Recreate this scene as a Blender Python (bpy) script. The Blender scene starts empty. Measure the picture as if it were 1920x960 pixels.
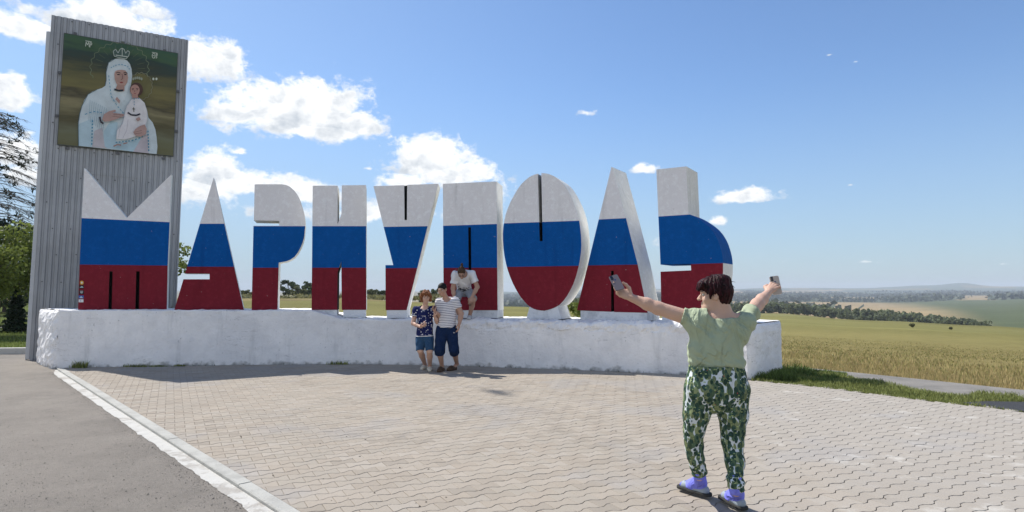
import bpy, bmesh, math, random
import numpy as np
from mathutils import Vector, Matrix, noise as mnoise
R = math.radians
random.seed(7); RNG = np.random.default_rng(11)
SC = bpy.context.scene
COL = SC.collection

# ------------------------------------------------------------------ camera
F, CX, PY, HZ = 1150.0, 960.0, 452.0, 548.0          # photo pixels (1920 wide): focal length, principal point, horizon
TH = math.atan((HZ - PY) / F)
CAMZ = 1.5
cam = bpy.data.cameras.new('camera'); camo = bpy.data.objects.new('camera', cam); COL.objects.link(camo)
cam.sensor_width = 36.0; cam.lens = 36.0 * F / 1920.0; cam.shift_y = (PY - 480.0) / 1920.0
cam.clip_start = 0.05; cam.clip_end = 30000
camo.location = (0, 0, CAMZ); camo.rotation_euler = (math.pi / 2 + TH, 0, 0)
SC.camera = camo

# ------------------------------------------------------------------ sun, sky, exposure
SUN_AZ = R(-55.6)                        # the sun stands behind the sign, to the left
SUN_EL = R(51.2)
to_sun = Vector((math.sin(SUN_AZ) * math.cos(SUN_EL), math.cos(SUN_AZ) * math.cos(SUN_EL), math.sin(SUN_EL)))
sun = bpy.data.lights.new('sun', 'SUN'); suno = bpy.data.objects.new('sun', sun); COL.objects.link(suno)
sun.energy = 3.6; sun.angle = R(0.5); sun.color = (1.0, 0.95, 0.87)
suno.location = to_sun * 60; suno.rotation_euler = to_sun.to_track_quat('Z', 'Y').to_euler()
SC.view_settings.view_transform = 'Standard'; SC.view_settings.look = 'None'
SC.view_settings.exposure = 0.75; SC.view_settings.gamma = 1.0
SC.view_settings.use_curve_mapping = False

def pray(px, py):
    a, b = (px - CX) / F, (PY - py) / F
    return Vector((a, math.cos(TH) - b * math.sin(TH), math.sin(TH) + b * math.cos(TH)))
def P(px, py, Y):                                       # the point of a viewing ray at distance Y
    d = pray(px, py); return Vector((0, 0, CAMZ)) + d * (Y / d.y)
def G(px, py, z=0.0):                                   # the point of a viewing ray at height z
    d = pray(px, py); return Vector((0, 0, CAMZ)) + d * ((z - CAMZ) / d.z)
def PL(px, py, o, n):                                   # the point of a viewing ray on a plane
    d = pray(px, py); c = Vector((0, 0, CAMZ)); return c + d * ((o - c).dot(n) / d.dot(n))
def azel(px, py):
    d = pray(px, py).normalized(); return math.atan2(d.x, d.y), math.asin(d.z)

def nd(nt, kind, **kw):
    n = nt.nodes.new(kind)
    for k, v in kw.items():
        if k.startswith('i_'):
            n.inputs[int(k[2:])].default_value = v
        else:
            setattr(n, k, v)
    return n
def mth(nt, op, a, b=None, c=None, clamp=False):
    n = nt.nodes.new('ShaderNodeMath'); n.operation = op; n.use_clamp = clamp
    for i, v in enumerate((a, b, c)):
        if v is None: continue
        if isinstance(v, (int, float)): n.inputs[i].default_value = v
        else: nt.links.new(v, n.inputs[i])
    return n.outputs[0]
def mixc(nt, f, a, b, blend='MIX'):
    n = nt.nodes.new('ShaderNodeMix'); n.data_type = 'RGBA'; n.blend_type = blend
    for i, v in ((0, f), (6, a), (7, b)):
        if isinstance(v, (int, float)): n.inputs[i].default_value = v
        elif isinstance(v, (tuple, list)): n.inputs[i].default_value = tuple(v[:3]) + (1,)
        else: nt.links.new(v, n.inputs[i])
    return n.outputs[2]
def smooth(nt, v, lo, hi):
    n = nt.nodes.new('ShaderNodeMapRange'); n.interpolation_type = 'SMOOTHSTEP'
    nt.links.new(v, n.inputs[0]); n.inputs[1].default_value = lo; n.inputs[2].default_value = hi
    n.inputs[3].default_value = 0; n.inputs[4].default_value = 1
    return n.outputs[0]

SKY_TINT = (.465, .555, .66); SKY_VEIL = (1.52, 2.0, 2.48)
def make_world():
    w = bpy.data.worlds.new('World'); SC.world = w; w.use_nodes = True
    nt = w.node_tree; nt.nodes.clear(); L = nt.links.new
    out = nd(nt, 'ShaderNodeOutputWorld'); bg = nd(nt, 'ShaderNodeBackground')
    bg.inputs[1].default_value = 0.15
    sky = nd(nt, 'ShaderNodeTexSky', sky_type='NISHITA'); sky.sun_disc = False
    sky.sun_elevation = SUN_EL; sky.sun_rotation = SUN_AZ
    sky.air_density = 1.0; sky.dust_density = 0.4; sky.ozone_density = 1.0; sky.altitude = 100
    tc = nd(nt, 'ShaderNodeTexCoord'); sep = nd(nt, 'ShaderNodeSeparateXYZ'); L(tc.outputs['Generated'], sep.inputs[0])
    x, y, z = sep.outputs
    az = mth(nt, 'ARCTAN2', x, y); el = mth(nt, 'ARCSINE', z)
    cmb = nd(nt, 'ShaderNodeCombineXYZ'); L(az, cmb.inputs[0]); L(mth(nt, 'MULTIPLY', el, 1.35), cmb.inputs[1])
    def fbm(vec, scale, detail, rough, dist=0.0):
        n = nd(nt, 'ShaderNodeTexNoise'); n.inputs['Scale'].default_value = scale; n.inputs['Detail'].default_value = detail
        n.inputs['Roughness'].default_value = rough; n.inputs['Distortion'].default_value = dist
        L(vec, n.inputs['Vector']); return n.outputs[0]
    n1 = fbm(cmb.outputs[0], 19.0, 10, 0.60, 0.3)
    off = nd(nt, 'ShaderNodeVectorMath', operation='ADD'); L(cmb.outputs[0], off.inputs[0]); off.inputs[1].default_value = (-0.010, 0.016, 0)
    n2 = fbm(off.outputs[0], 19.0, 5, 0.55, 0.3)
    # cumulus clouds: (px, py, half width, half height, strength)
    clouds = [(40, 58, 95, 36, 1), (190, 45, 150, 60, 1.05), (270, 20, 60, 36, .9), (395, 118, 88, 58, 1.05), (430, 105, 50, 34, .9), (14, 178, 60, 50, 1), (30, 290, 70, 52, .95), (40, 330, 60, 40, .8),
              (450, 215, 90, 36, .95), (560, 218, 150, 66, 1.15), (520, 190, 60, 48, .95), (622, 195, 75, 62, 1), (670, 236, 66, 36, 1), (590, 245, 130, 34, .95), (450, 285, 40, 15, .62), (655, 195, 30, 22, .6),
              (400, 330, 80, 52, 1), (470, 348, 120, 40, 1), (570, 366, 150, 36, .85), (360, 360, 120, 50, .9), (805, 305, 92, 52, 1.1), (850, 330, 110, 42, 1), (760, 345, 70, 30, .9), (900, 360, 90, 40, .8), (660, 400, 560, 48, .55), (690, 316, 28, 11, .4),
              (1388, 372, 78, 19, 1.05), (1408, 362, 44, 17, .9), (1212, 318, 38, 16, .95), (1345, 416, 24, 17, .8), (1318, 418, 20, 12, .55), (1098, 212, 44, 17, .5),
              (1604, 116, 24, 8, .34), (1555, 103, 22, 7, .2), (1594, 347, 18, 7, .3), (1627, 491, 50, 10, .4), (1470, 490, 30, 14, .4), (1240, 450, 70, 44, .5), (1180, 500, 60, 30, .4), (1880, 495, 40, 8, .3)]
    dens = None; rel = None
    for px, py, a, b, s in clouds:
        a0, e0 = azel(px, py); a1, _ = azel(px + a, py); _, e1 = azel(px, py - b)
        ra = abs(a1 - a0); rb = abs(e1 - e0)
        du = mth(nt, 'DIVIDE', mth(nt, 'SUBTRACT', az, a0), ra)
        dv = mth(nt, 'DIVIDE', mth(nt, 'SUBTRACT', el, e0), rb)
        # flat base: squash below the centre
        dv2 = mth(nt, 'MULTIPLY', dv, mth(nt, 'ADD', 1.0, mth(nt, 'MULTIPLY', mth(nt, 'LESS_THAN', dv, 0.0), 0.5)))
        r2 = mth(nt, 'SQRT', mth(nt, 'ADD', mth(nt, 'MULTIPLY', du, du), mth(nt, 'MULTIPLY', dv2, dv2)))
        m = mth(nt, 'SUBTRACT', s, mth(nt, 'MULTIPLY', r2, 0.9))
        if dens is None:
            dens = m; rel = mth(nt, 'MULTIPLY', dv, 1.0)
            best = m
        else:
            g = mth(nt, 'GREATER_THAN', m, dens)
            rel = mth(nt, 'ADD', mth(nt, 'MULTIPLY', rel, mth(nt, 'SUBTRACT', 1.0, g)), mth(nt, 'MULTIPLY', dv, g))
            dens = mth(nt, 'MAXIMUM', dens, m)
    # fair weather clouds go on out of view, made denser to fill shaded fronts
    aaz = mth(nt, 'ABSOLUTE', az)
    ring = mth(nt, 'MULTIPLY', smooth(nt, aaz, 0.80, 1.1), mth(nt, 'MULTIPLY', smooth(nt, el, 0.03, 0.12), mth(nt, 'SUBTRACT', 1.0, smooth(nt, el, 0.35, 0.6))))
    nb = fbm(cmb.outputs[0], 3.2, 3, 0.5)
    far = mth(nt, 'SUBTRACT', mth(nt, 'MULTIPLY', ring, mth(nt, 'MULTIPLY', nb, 2.3)), 0.62)
    dens = mth(nt, 'MAXIMUM', dens, far)
    d = mth(nt, 'ADD', dens, mth(nt, 'MULTIPLY', mth(nt, 'SUBTRACT', n1, 0.5), 1.9))
    n3 = fbm(cmb.outputs[0], 70.0, 6, 0.6, 0.2); d = mth(nt, 'ADD', d, mth(nt, 'MULTIPLY', mth(nt, 'SUBTRACT', n3, 0.5), 0.75))
    alpha = smooth(nt, d, 0.10, 0.55)
    lit = mth(nt, 'MULTIPLY', mth(nt, 'SUBTRACT', n1, n2), 3.0)
    shade = mth(nt, 'ADD', mth(nt, 'ADD', 0.60, mth(nt, 'MULTIPLY', rel, 0.42)), mth(nt, 'MULTIPLY', lit, -0.75), clamp=True)
    thin = mth(nt, 'SUBTRACT', 1.0, smooth(nt, d, 0.3, 1.1))
    shade = mth(nt, 'ADD', shade, mth(nt, 'MULTIPLY', thin, 0.25), clamp=True)
    ccol = mixc(nt, shade, (2.25, 2.5, 2.8), (4.7, 4.7, 4.65))
    # thin high haze whitens the lower sky a little more towards the left
    sk = mixc(nt, 1.0, sky.outputs[0], SKY_TINT, 'MULTIPLY')
    veil = mth(nt, 'MULTIPLY', mth(nt, 'SUBTRACT', 1.0, smooth(nt, el, -0.02, 0.34)), 0.62)
    leftv = mth(nt, 'MULTIPLY', mth(nt, 'SUBTRACT', 1.0, smooth(nt, az, -0.75, 0.35)), 0.26)
    sk = mixc(nt, mth(nt, 'ADD', veil, leftv, clamp=True), sk, SKY_VEIL)
    col = mixc(nt, mth(nt, 'MULTIPLY', alpha, 0.97), sk, ccol)
    L(col, bg.inputs[0]); L(bg.outputs[0], out.inputs[0])
make_world()

# ------------------------------------------------------------------ helpers
def tag(o, label=None, cat=None, group=None, kind=None):
    if label: o['label'] = label
    if cat: o['category'] = cat
    if group: o['group'] = group
    if kind: o['kind'] = kind
    return o
def empty(name, loc=(0, 0, 0), label=None, cat=None, group=None, rz=0.0):
    o = bpy.data.objects.new(name, None); COL.objects.link(o); o.location = loc; o.rotation_euler = (0, 0, rz)
    o.empty_display_size = 0.1
    tag(o, label, cat, group); return o
def link(name, me, parent=None, world=True):
    o = bpy.data.objects.new(name, me); COL.objects.link(o)
    if parent is not None:
        o.parent = parent
        if world: o.matrix_parent_inverse = Matrix.Translation(wloc(parent)).inverted()
    return o
def wloc(o):                                            # meshes are written in world coordinates; only top-level Empties are moved
    return Vector(o.location) if o.parent is None else Vector((0, 0, 0))
def mesh(name, verts, faces, mats, parent=None, mi=None, smoothf=False):
    me = bpy.data.meshes.new(name); me.from_pydata([tuple(v) for v in verts], [], [tuple(f) for f in faces]); me.update()
    for m in (mats if isinstance(mats, (list, tuple)) else [mats]): me.materials.append(m)
    if mi is not None: me.polygons.foreach_set('material_index', list(mi))
    if smoothf: me.polygons.foreach_set('use_smooth', [True] * len(me.polygons))
    return link(name, me, parent)

class MB:
    """collects simple shapes (world coordinates) into one mesh"""
    def __init__(s): s.v, s.f = [], []
    def add(s, vs, fs):
        b = len(s.v); s.v += [tuple(v) for v in vs]; s.f += [tuple(b + i for i in f) for f in fs]
    def box(s, c, u, v, w):
        c, u, v, w = map(Vector, (c, u, v, w))
        vs = [c + u * a + v * b + w * d for a in (-1, 1) for b in (-1, 1) for d in (-1, 1)]
        s.add(vs, [(0, 1, 3, 2), (4, 6, 7, 5), (0, 4, 5, 1), (2, 3, 7, 6), (0, 2, 6, 4), (1, 5, 7, 3)])
    def prism(s, pts, back):
        n = len(pts); back = Vector(back)
        s.add([Vector(p) for p in pts] + [Vector(p) + back for p in pts],
              [tuple(range(n)), tuple(range(2 * n - 1, n - 1, -1))] + [(i, i + n, (i + 1) % n + n, (i + 1) % n) for i in range(n)])
    def tube(s, pts, radii, n=8, cap=True):
        pts = [Vector(p) for p in pts]; rings = []
        for i, p in enumerate(pts):
            t = (pts[min(i + 1, len(pts) - 1)] - pts[max(i - 1, 0)]).normalized()
            a = t.cross(Vector((0, 0, 1)) if abs(t.z) < 0.9 else Vector((1, 0, 0))).normalized(); b = t.cross(a)
            rings.append([p + (a * math.cos(6.28318 * k / n) + b * math.sin(6.28318 * k / n)) * radii[i] for k in range(n)])
        vs = [v for r in rings for v in r]; fs = []
        for i in range(len(pts) - 1):
            for k in range(n):
                fs.append((i * n + k, i * n + (k + 1) % n, (i + 1) * n + (k + 1) % n, (i + 1) * n + k))
        if cap: fs += [tuple(range(n))[::-1], tuple((len(pts) - 1) * n + k for k in range(n))]
        s.add(vs, fs)
    def ball(s, c, r, nu=10, nv=6, ax=(1, 1, 1)):
        c = Vector(c); vs = []; fs = []
        for j in range(nv + 1):
            ph = math.pi * j / nv
            for i in range(nu):
                t = 6.28318 * i / nu
                vs.append(c + Vector((math.sin(ph) * math.cos(t) * ax[0], math.sin(ph) * math.sin(t) * ax[1], math.cos(ph) * ax[2])) * r)
        for j in range(nv):
            for i in range(nu):
                fs.append((j * nu + i, (j + 1) * nu + i, (j + 1) * nu + (i + 1) % nu, j * nu + (i + 1) % nu))
        s.add(vs, fs)
    def build(s, name, mat, parent=None, smoothf=False):
        return mesh(name, s.v, s.f, mat, parent, smoothf=smoothf)

def mat(name, col, rough=0.8, var=0.0, vscale=4.0, bump=0.0, bscale=40.0, col2=None, thr=(0.45, 0.6), spec=0.3, metal=0.0, trans=0.0, coord='obj', stretch=(1, 1, 1)):
    """base colour broken up by noise, plus fine relief"""
    m = bpy.data.materials.new(name); m.use_nodes = True; nt = m.node_tree; b = nt.nodes['Principled BSDF']; L = nt.links.new
    b.inputs['Roughness'].default_value = rough; b.inputs['Specular IOR Level'].default_value = spec; b.inputs['Metallic'].default_value = metal
    c = tuple(col) + (1,)
    b.inputs['Base Color'].default_value = c
    g = nd(nt, 'ShaderNodeTexCoord'); vec = g.outputs['Object']
    if stretch != (1, 1, 1):
        mp = nd(nt, 'ShaderNodeMapping'); mp.inputs['Scale'].default_value = stretch; L(vec, mp.inputs[0]); vec = mp.outputs[0]
    out = None
    if var or col2:
        n = nd(nt, 'ShaderNodeTexNoise'); n.inputs['Scale'].default_value = vscale; n.inputs['Detail'].default_value = 6; n.inputs['Roughness'].default_value = 0.65
        L(vec, n.inputs['Vector'])
        v = mth(nt, 'ADD', 1.0, mth(nt, 'MULTIPLY', mth(nt, 'SUBTRACT', n.outputs[0], 0.5), var * 2))
        cc = nd(nt, 'ShaderNodeCombineColor'); [L(v, cc.inputs[i]) for i in range(3)]
        base = col
        if col2:
            n2 = nd(nt, 'ShaderNodeTexNoise'); n2.inputs['Scale'].default_value = vscale * 0.37; n2.inputs['Detail'].default_value = 8; n2.inputs['Roughness'].default_value = 0.7
            L(vec, n2.inputs['Vector'])
            base = mixc(nt, smooth(nt, n2.outputs[0], *thr), col, col2)
        out = mixc(nt, 1.0, base, cc.outputs[0], 'MULTIPLY'); L(out, b.inputs['Base Color'])
    if bump:
        n = nd(nt, 'ShaderNodeTexNoise'); n.inputs['Scale'].default_value = bscale; n.inputs['Detail'].default_value = 5; n.inputs['Roughness'].default_value = 0.6
        L(vec, n.inputs['Vector'])
        bp = nd(nt, 'ShaderNodeBump'); bp.inputs['Strength'].default_value = min(bump, 1.0); bp.inputs['Distance'].default_value = 0.01 * max(1, bump)
        L(n.outputs[0], bp.inputs['Height']); L(bp.outputs[0], b.inputs['Normal'])
    if trans:
        t = nd(nt, 'ShaderNodeBsdfTranslucent'); mx = nd(nt, 'ShaderNodeMixShader'); mx.inputs[0].default_value = trans
        if out is not None: L(out, t.inputs[0])
        else: t.inputs[0].default_value = c
        L(b.outputs[0], mx.inputs[1]); L(t.outputs[0], mx.inputs[2]); L(mx.outputs[0], nt.nodes['Material Output'].inputs[0])
    return m
def hexc(r, g, b):
    f = lambda v: (v / 255 / 12.92) if v <= 10 else ((v / 255 + 0.055) / 1.055) ** 2.4
    return (f(r), f(g), f(b))
# ------------------------------------------------------------------ terrain
PROF = [(-70, [(0, -.06), (30, -.05), (60, 0), (140, .35), (220, -1), (600, -18), (2000, -20), (3500, -6), (6500, 12)]),
        (-15, [(0, -.06), (30, -.05), (60, 0), (140, .35), (220, -1), (600, -18), (2000, -20), (3500, -6), (6500, 12)]),
        (-6, [(0, -.06), (30, -.1), (60, -.25), (110, -.3), (200, -4), (600, -22), (2000, -24), (3500, -8), (6500, 14)]),
        (0, [(0, -.06), (30, -.2), (60, -.45), (95, -.6), (200, -6), (600, -25), (1500, -30), (3000, -18), (4500, -2), (6500, 16)]),
        (8, [(0, -.06), (30, -.35), (60, -.8), (140, -2.4), (300, -9), (600, -22), (1500, -27), (3000, -14), (4500, 3), (6500, 28)]),
        (14, [(0, -.06), (14, -.08), (50, -.9), (150, -3.5), (350, -10), (600, -20), (1500, -22), (3000, -12), (4500, 7), (6500, 38)]),
        (23, [(0, -.06), (12, -.08), (50, -.9), (150, -3.8), (420, -11.5), (700, -19), (1500, -24), (3000, -10), (4500, 9), (6500, 41)]),
        (31, [(0, -.06), (11, -.08), (50, -1), (150, -4.5), (380, -14.5), (700, -22), (1300, -25), (3000, -16), (4500, 6), (6500, 45)]),
        (37.3, [(0, -.06), (10, -.08), (50, -1.1), (150, -5), (350, -14.4), (650, -17), (1250, -17), (2700, -11), (4500, 7), (6500, 56)]),
        (42, [(0, -.06), (10, -.08), (50, -1.2), (150, -5.5), (330, -14.2), (600, -15), (1200, -12), (2500, -8), (4500, 8), (6500, 46)]),
        (70, [(0, -.06), (10, -.08), (50, -1.2), (150, -5.5), (330, -14.2), (600, -15), (1200, -12), (2500, -8), (4500, 8), (6500, 40)]),
        (120, [(0, -.06), (40, -.06), (100, -.2), (300, -1), (1000, -4), (3000, -8), (6500, 20)]),
        (290, [(0, -.06), (30, -.05), (60, 0), (140, .35), (220, -1), (600, -18), (2000, -20), (3500, -6), (6500, 12)])]
PAZ = [p[0] for p in PROF]
def terrain_z(azd, r):
    azd = (azd + 70) % 360 - 70
    i = max(j for j in range(len(PAZ)) if PAZ[j] <= azd + 1e-9); i = min(i, len(PAZ) - 2)
    t = (azd - PAZ[i]) / (PAZ[i + 1] - PAZ[i]); t = t * t * (3 - 2 * t)
    f = lambda pr: np.interp(np.log(r + 1), np.log(np.array([q[0] for q in pr]) + 1), [q[1] for q in pr])
    z = (1 - t) * f(PROF[i][1]) + t * f(PROF[i + 1][1])
    return z
BELT = lambda azd: float(np.interp(azd, [4, 8, 14, 23, 31, 40, 60], [170, 220, 350, 420, 380, 330, 330]))
def smst(a, b, x): t = np.clip((x - a) / (b - a), 0, 1); return t * t * (3 - 2 * t)
C_FIELD, C_GOLD, C_GRASS = np.array((.190, .178, .066)), np.array((.285, .225, .095)), np.array((.075, .095, .022))
C_TAN, C_GREEN, C_FOREST, C_DRY = np.array((.30, .225, .12)), np.array((.082, .100, .050)), np.array((.040, .058, .034)), np.array((.20, .165, .075))
def terrain_col(azd, r, x, y):
    n = mnoise.fractal(Vector((x * .012, y * .012, 3.1)), 1.0, 2.0, 4); n2 = mnoise.fractal(Vector((x * .12, y * .12, 1.7)), 1.0, 2.0, 4)
    a = (azd + 180) % 360 - 180
    if a < -17:                                          # mown verge behind the tower
        c = C_GRASS * (1 + .5 * n2)
        k = smst(-22, -18.5, a) if r > 22 else 0; c = c * (1 - k) + C_FIELD * .9 * k
        if r > 60: c = C_FIELD * .85 if a > -30 else c
    else:
        c = C_FIELD * (1 + .18 * n) * (1 + .1 * n2)
        g = (1 - smst(12, 60, r)) * smst(8, 20, a); c = c * (1 - g * .75) + C_GOLD * g * .75
        band = mnoise.noise(Vector((r * .03 + .3 * n, azd * .02, 8.0))); c = c * (1 + .14 * band)
    if -40 < a < -4 and r > 100: c = C_DRY * (1 + .4 * n2)
    if a > -4 and r > 60:
        b = BELT(a) if a > 4 else 95
        if r > b:
            if a < 12: c = C_FOREST if r < 2600 else C_FOREST * 1.6
            else:
                gr = smst(33.0, 37.0, a + (r - 800) * .004)
                tan = C_TAN * (1 + .2 * n); grn = C_GREEN * (1 + .12 * n)
                c = tan * (1 - gr) + grn * gr
                if r > 1650: c = C_FOREST * 1.2 if mnoise.noise(Vector((azd * .23, r * .0011, 5))) > -.25 else C_TAN * .9
                if r > 3300: c = C_TAN * .95 if mnoise.noise(Vector((azd * .16 + 3, r * .0016, 2))) > -.1 + .5 * smst(20, 36, a) else C_FOREST * 1.5
                if r > 5000: c = C_FOREST * 1.8 if mnoise.noise(Vector((azd * .3, r * .002, 9))) > -.2 else C_DRY
    return np.clip(c, 0.005, .6)
def make_terrain():
    rs = [0.5] + list(np.geomspace(3, 6500, 105)); azs = list(np.arange(-70, 70, .5)) + list(np.arange(70, 290, 4.0))
    vs, fs, cs = [], [], []
    for r in rs:
        for a in azs:
            x, y = r * math.sin(R(a)), r * math.cos(R(a)); z = terrain_z(a, r)
            if r > 150: z += .8 * mnoise.fractal(Vector((x * .004, y * .004, 0)), 1.0, 2.0, 3) * min(1, r / 900)
            if r > 5200: z += (r - 5200) / 1300 * 14 * (mnoise.fractal(Vector((a * .16, 4.2, 0)), 1.0, 2.0, 3) - .2) + (26 * math.exp(-((a - 36.3) / 1.1) ** 2) + 10 * math.exp(-((a - 33) / 2.0) ** 2)) * smst(5200, 6400, r)
            vs.append((x, y, z)); cs.append(terrain_col(a, r, x, y))
    n = len(azs)
    for i in range(len(rs) - 1):
        for k in range(n): fs.append((i * n + k, (i + 1) * n + k, (i + 1) * n + (k + 1) % n, i * n + (k + 1) % n))
    fs = [f[::-1] for f in fs]
    m = bpy.data.materials.new('land'); m.use_nodes = True; nt = m.node_tree; b = nt.nodes['Principled BSDF']; b.inputs['Roughness'].default_value = 1; b.inputs['Specular IOR Level'].default_value = .05
    at = nd(nt, 'ShaderNodeAttribute'); at.attribute_name = 'Col'
    g = nd(nt, 'ShaderNodeTexCoord'); n1 = nd(nt, 'ShaderNodeTexNoise'); n1.inputs['Scale'].default_value = 1.3; n1.inputs['Detail'].default_value = 8; n1.inputs['Roughness'].default_value = .75
    nt.links.new(g.outputs['Object'], n1.inputs['Vector'])
    n2 = nd(nt, 'ShaderNodeTexNoise'); n2.inputs['Scale'].default_value = .05; n2.inputs['Detail'].default_value = 6
    mp = nd(nt, 'ShaderNodeMapping'); mp.inputs['Scale'].default_value = (.5, 1.6, 1); nt.links.new(g.outputs['Object'], mp.inputs[0]); nt.links.new(mp.outputs[0], n2.inputs['Vector'])
    v = mth(nt, 'ADD', .35, mth(nt, 'ADD', mth(nt, 'MULTIPLY', n1.outputs[0], .7), mth(nt, 'MULTIPLY', n2.outputs[0], .6)))
    cc = nd(nt, 'ShaderNodeCombineColor'); [nt.links.new(v, cc.inputs[i]) for i in range(3)]
    nt.links.new(mixc(nt, 1.0, at.outputs['Color'], cc.outputs[0], 'MULTIPLY'), b.inputs['Base Color'])
    bp = nd(nt, 'ShaderNodeBump'); bp.inputs['Distance'].default_value = .25; bp.inputs['Strength'].default_value = .8; nt.links.new(n1.outputs[0], bp.inputs['Height']); nt.links.new(bp.outputs[0], b.inputs['Normal'])
    o = mesh('terrain', vs, fs, m, smoothf=True); tag(o, kind='structure')
    ca = o.data.color_attributes.new('Col', 'FLOAT_COLOR', 'POINT')
    ca.data.foreach_set('color', np.hstack([np.array(cs), np.ones((len(cs), 1))]).astype(np.float32).ravel())
    return o
make_terrain()

# ------------------------------------------------------------------ the sign wall's front line (plan), from the foot of the wall in the photo
WL = [G(105, 690), G(150, 689), G(300, 686.5), G(470, 684), G(640, 682.5), G(780, 684), G(880, 686.5), G(960, 689.5), G(1120, 695), G(1284, 702.5), G(1352, 707), G(1402, 711.5)]
WLn = np.array([(p.x, p.y) for p in WL]); WLs = np.concatenate([[0], np.cumsum(np.linalg.norm(np.diff(WLn, axis=0), axis=1))])
def wall_at(s):
    # smoothed polyline
    a = [np.array((np.interp(s + d, WLs, WLn[:, 0]), np.interp(s + d, WLs, WLn[:, 1]))) for d in (-.35, 0, .35)]
    p = a[1] * .5 + (a[0] + a[2]) * .25 if .35 < s < WLs[-1] - .35 else a[1]
    t = a[2] - a[0]; t /= np.linalg.norm(t); return Vector((p[0], p[1], 0)), Vector((t[0], t[1], 0)), Vector((-t[1], t[0], 0))
def wall_s_px(px):                                       # arc length at which the wall front meets an image column (at wall height)
    d = pray(px, 600); best = None
    for s in np.linspace(0, WLs[-1], 800):
        p, t, n = wall_at(s); e = abs(p.x * d.y - p.y * d.x)
        if best is None or e < best[0]: best = (e, s)
    return best[1]
S_DROP0, S_DROP1 = wall_s_px(586), wall_s_px(640)
WTOP = [(wall_s_px(px), P(px, py, wall_at(wall_s_px(px))[0].y + .03).z) for px, py in ((108, 581), (300, 581), (470, 581.5), (585, 581.5))]
WTOP += [(wall_s_px(px), P(px, py, wall_at(wall_s_px(px))[0].y + .03).z) for px, py in ((640, 597.5), (780, 598.5), (960, 600), (1120, 602), (1284, 604.5), (1400, 608))]
def wtop(s): return float(np.interp(s, [q[0] for q in WTOP], [q[1] for q in WTOP]))
def wthick(s): return float(np.interp(s, [0, WLs[-1] * .4, WLs[-1]], [1.15, 1.5, 1.9]))
M_LIME = mat('whitewash', (.89, .875, .865), .9, var=.13, vscale=3.0, bump=1.5, bscale=22, col2=(.80, .79, .79), thr=(.42, .62))
def add_stains(m):
    """grey streaks, cracks and flaked spots of the old limewash"""
    nt = m.node_tree; b = nt.nodes['Principled BSDF']; src = b.inputs['Base Color'].links[0].from_socket
    g = nd(nt, 'ShaderNodeTexCoord')
    mp = nd(nt, 'ShaderNodeMapping'); mp.inputs['Scale'].default_value = (2.6, 2.6, .35); nt.links.new(g.outputs['Object'], mp.inputs[0])
    n = nd(nt, 'ShaderNodeTexNoise'); n.inputs['Scale'].default_value = 1.6; n.inputs['Detail'].default_value = 7; n.inputs['Roughness'].default_value = .7; nt.links.new(mp.outputs[0], n.inputs['Vector'])
    c = mixc(nt, mth(nt, 'MULTIPLY', smooth(nt, n.outputs[0], .54, .74), .42), src, (.50, .50, .50))
    # fine horizontal shuttering cracks
    mp2 = nd(nt, 'ShaderNodeMapping'); mp2.inputs['Scale'].default_value = (.55, .55, 4.0); nt.links.new(g.outputs['Object'], mp2.inputs[0])
    v = nd(nt, 'ShaderNodeTexNoise'); v.inputs['Scale'].default_value = 1.4; v.inputs['Detail'].default_value = 6; v.inputs['Roughness'].default_value = .6; nt.links.new(mp2.outputs[0], v.inputs['Vector'])
    line = mth(nt, 'SUBTRACT', 1.0, smooth(nt, mth(nt, 'ABSOLUTE', mth(nt, 'SUBTRACT', v.outputs[0], .52)), .0, .006))
    n3 = nd(nt, 'ShaderNodeTexNoise'); n3.inputs['Scale'].default_value = .9; n3.inputs['Detail'].default_value = 3; nt.links.new(g.outputs['Object'], n3.inputs['Vector'])
    c = mixc(nt, mth(nt, 'MULTIPLY', mth(nt, 'MULTIPLY', line, smooth(nt, n3.outputs[0], .5, .6)), .6), c, (.22, .21, .2))
    # dirt splashed up from the paving
    sp = nd(nt, 'ShaderNodeSeparateXYZ'); nt.links.new(g.outputs['Object'], sp.inputs[0])
    n4 = nd(nt, 'ShaderNodeTexNoise'); n4.inputs['Scale'].default_value = 6; n4.inputs['Detail'].default_value = 5; nt.links.new(g.outputs['Object'], n4.inputs['Vector'])
    h = mth(nt, 'SUBTRACT', n4.outputs[0], mth(nt, 'MULTIPLY', sp.outputs[2], 2.6))
    c = mixc(nt, mth(nt, 'MULTIPLY', smooth(nt, h, .3, .62), .75), c, (.12, .12, .10))
    n5 = nd(nt, 'ShaderNodeTexNoise'); n5.inputs['Scale'].default_value = 22; n5.inputs['Detail'].default_value = 2; nt.links.new(g.outputs['Object'], n5.inputs['Vector'])
    c = mixc(nt, mth(nt, 'MULTIPLY', smooth(nt, n5.outputs[0], .69, .74), .5), c, (.25, .25, .24))
    nt.links.new(c, b.inputs['Base Color'])
add_stains(M_LIME)
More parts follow.
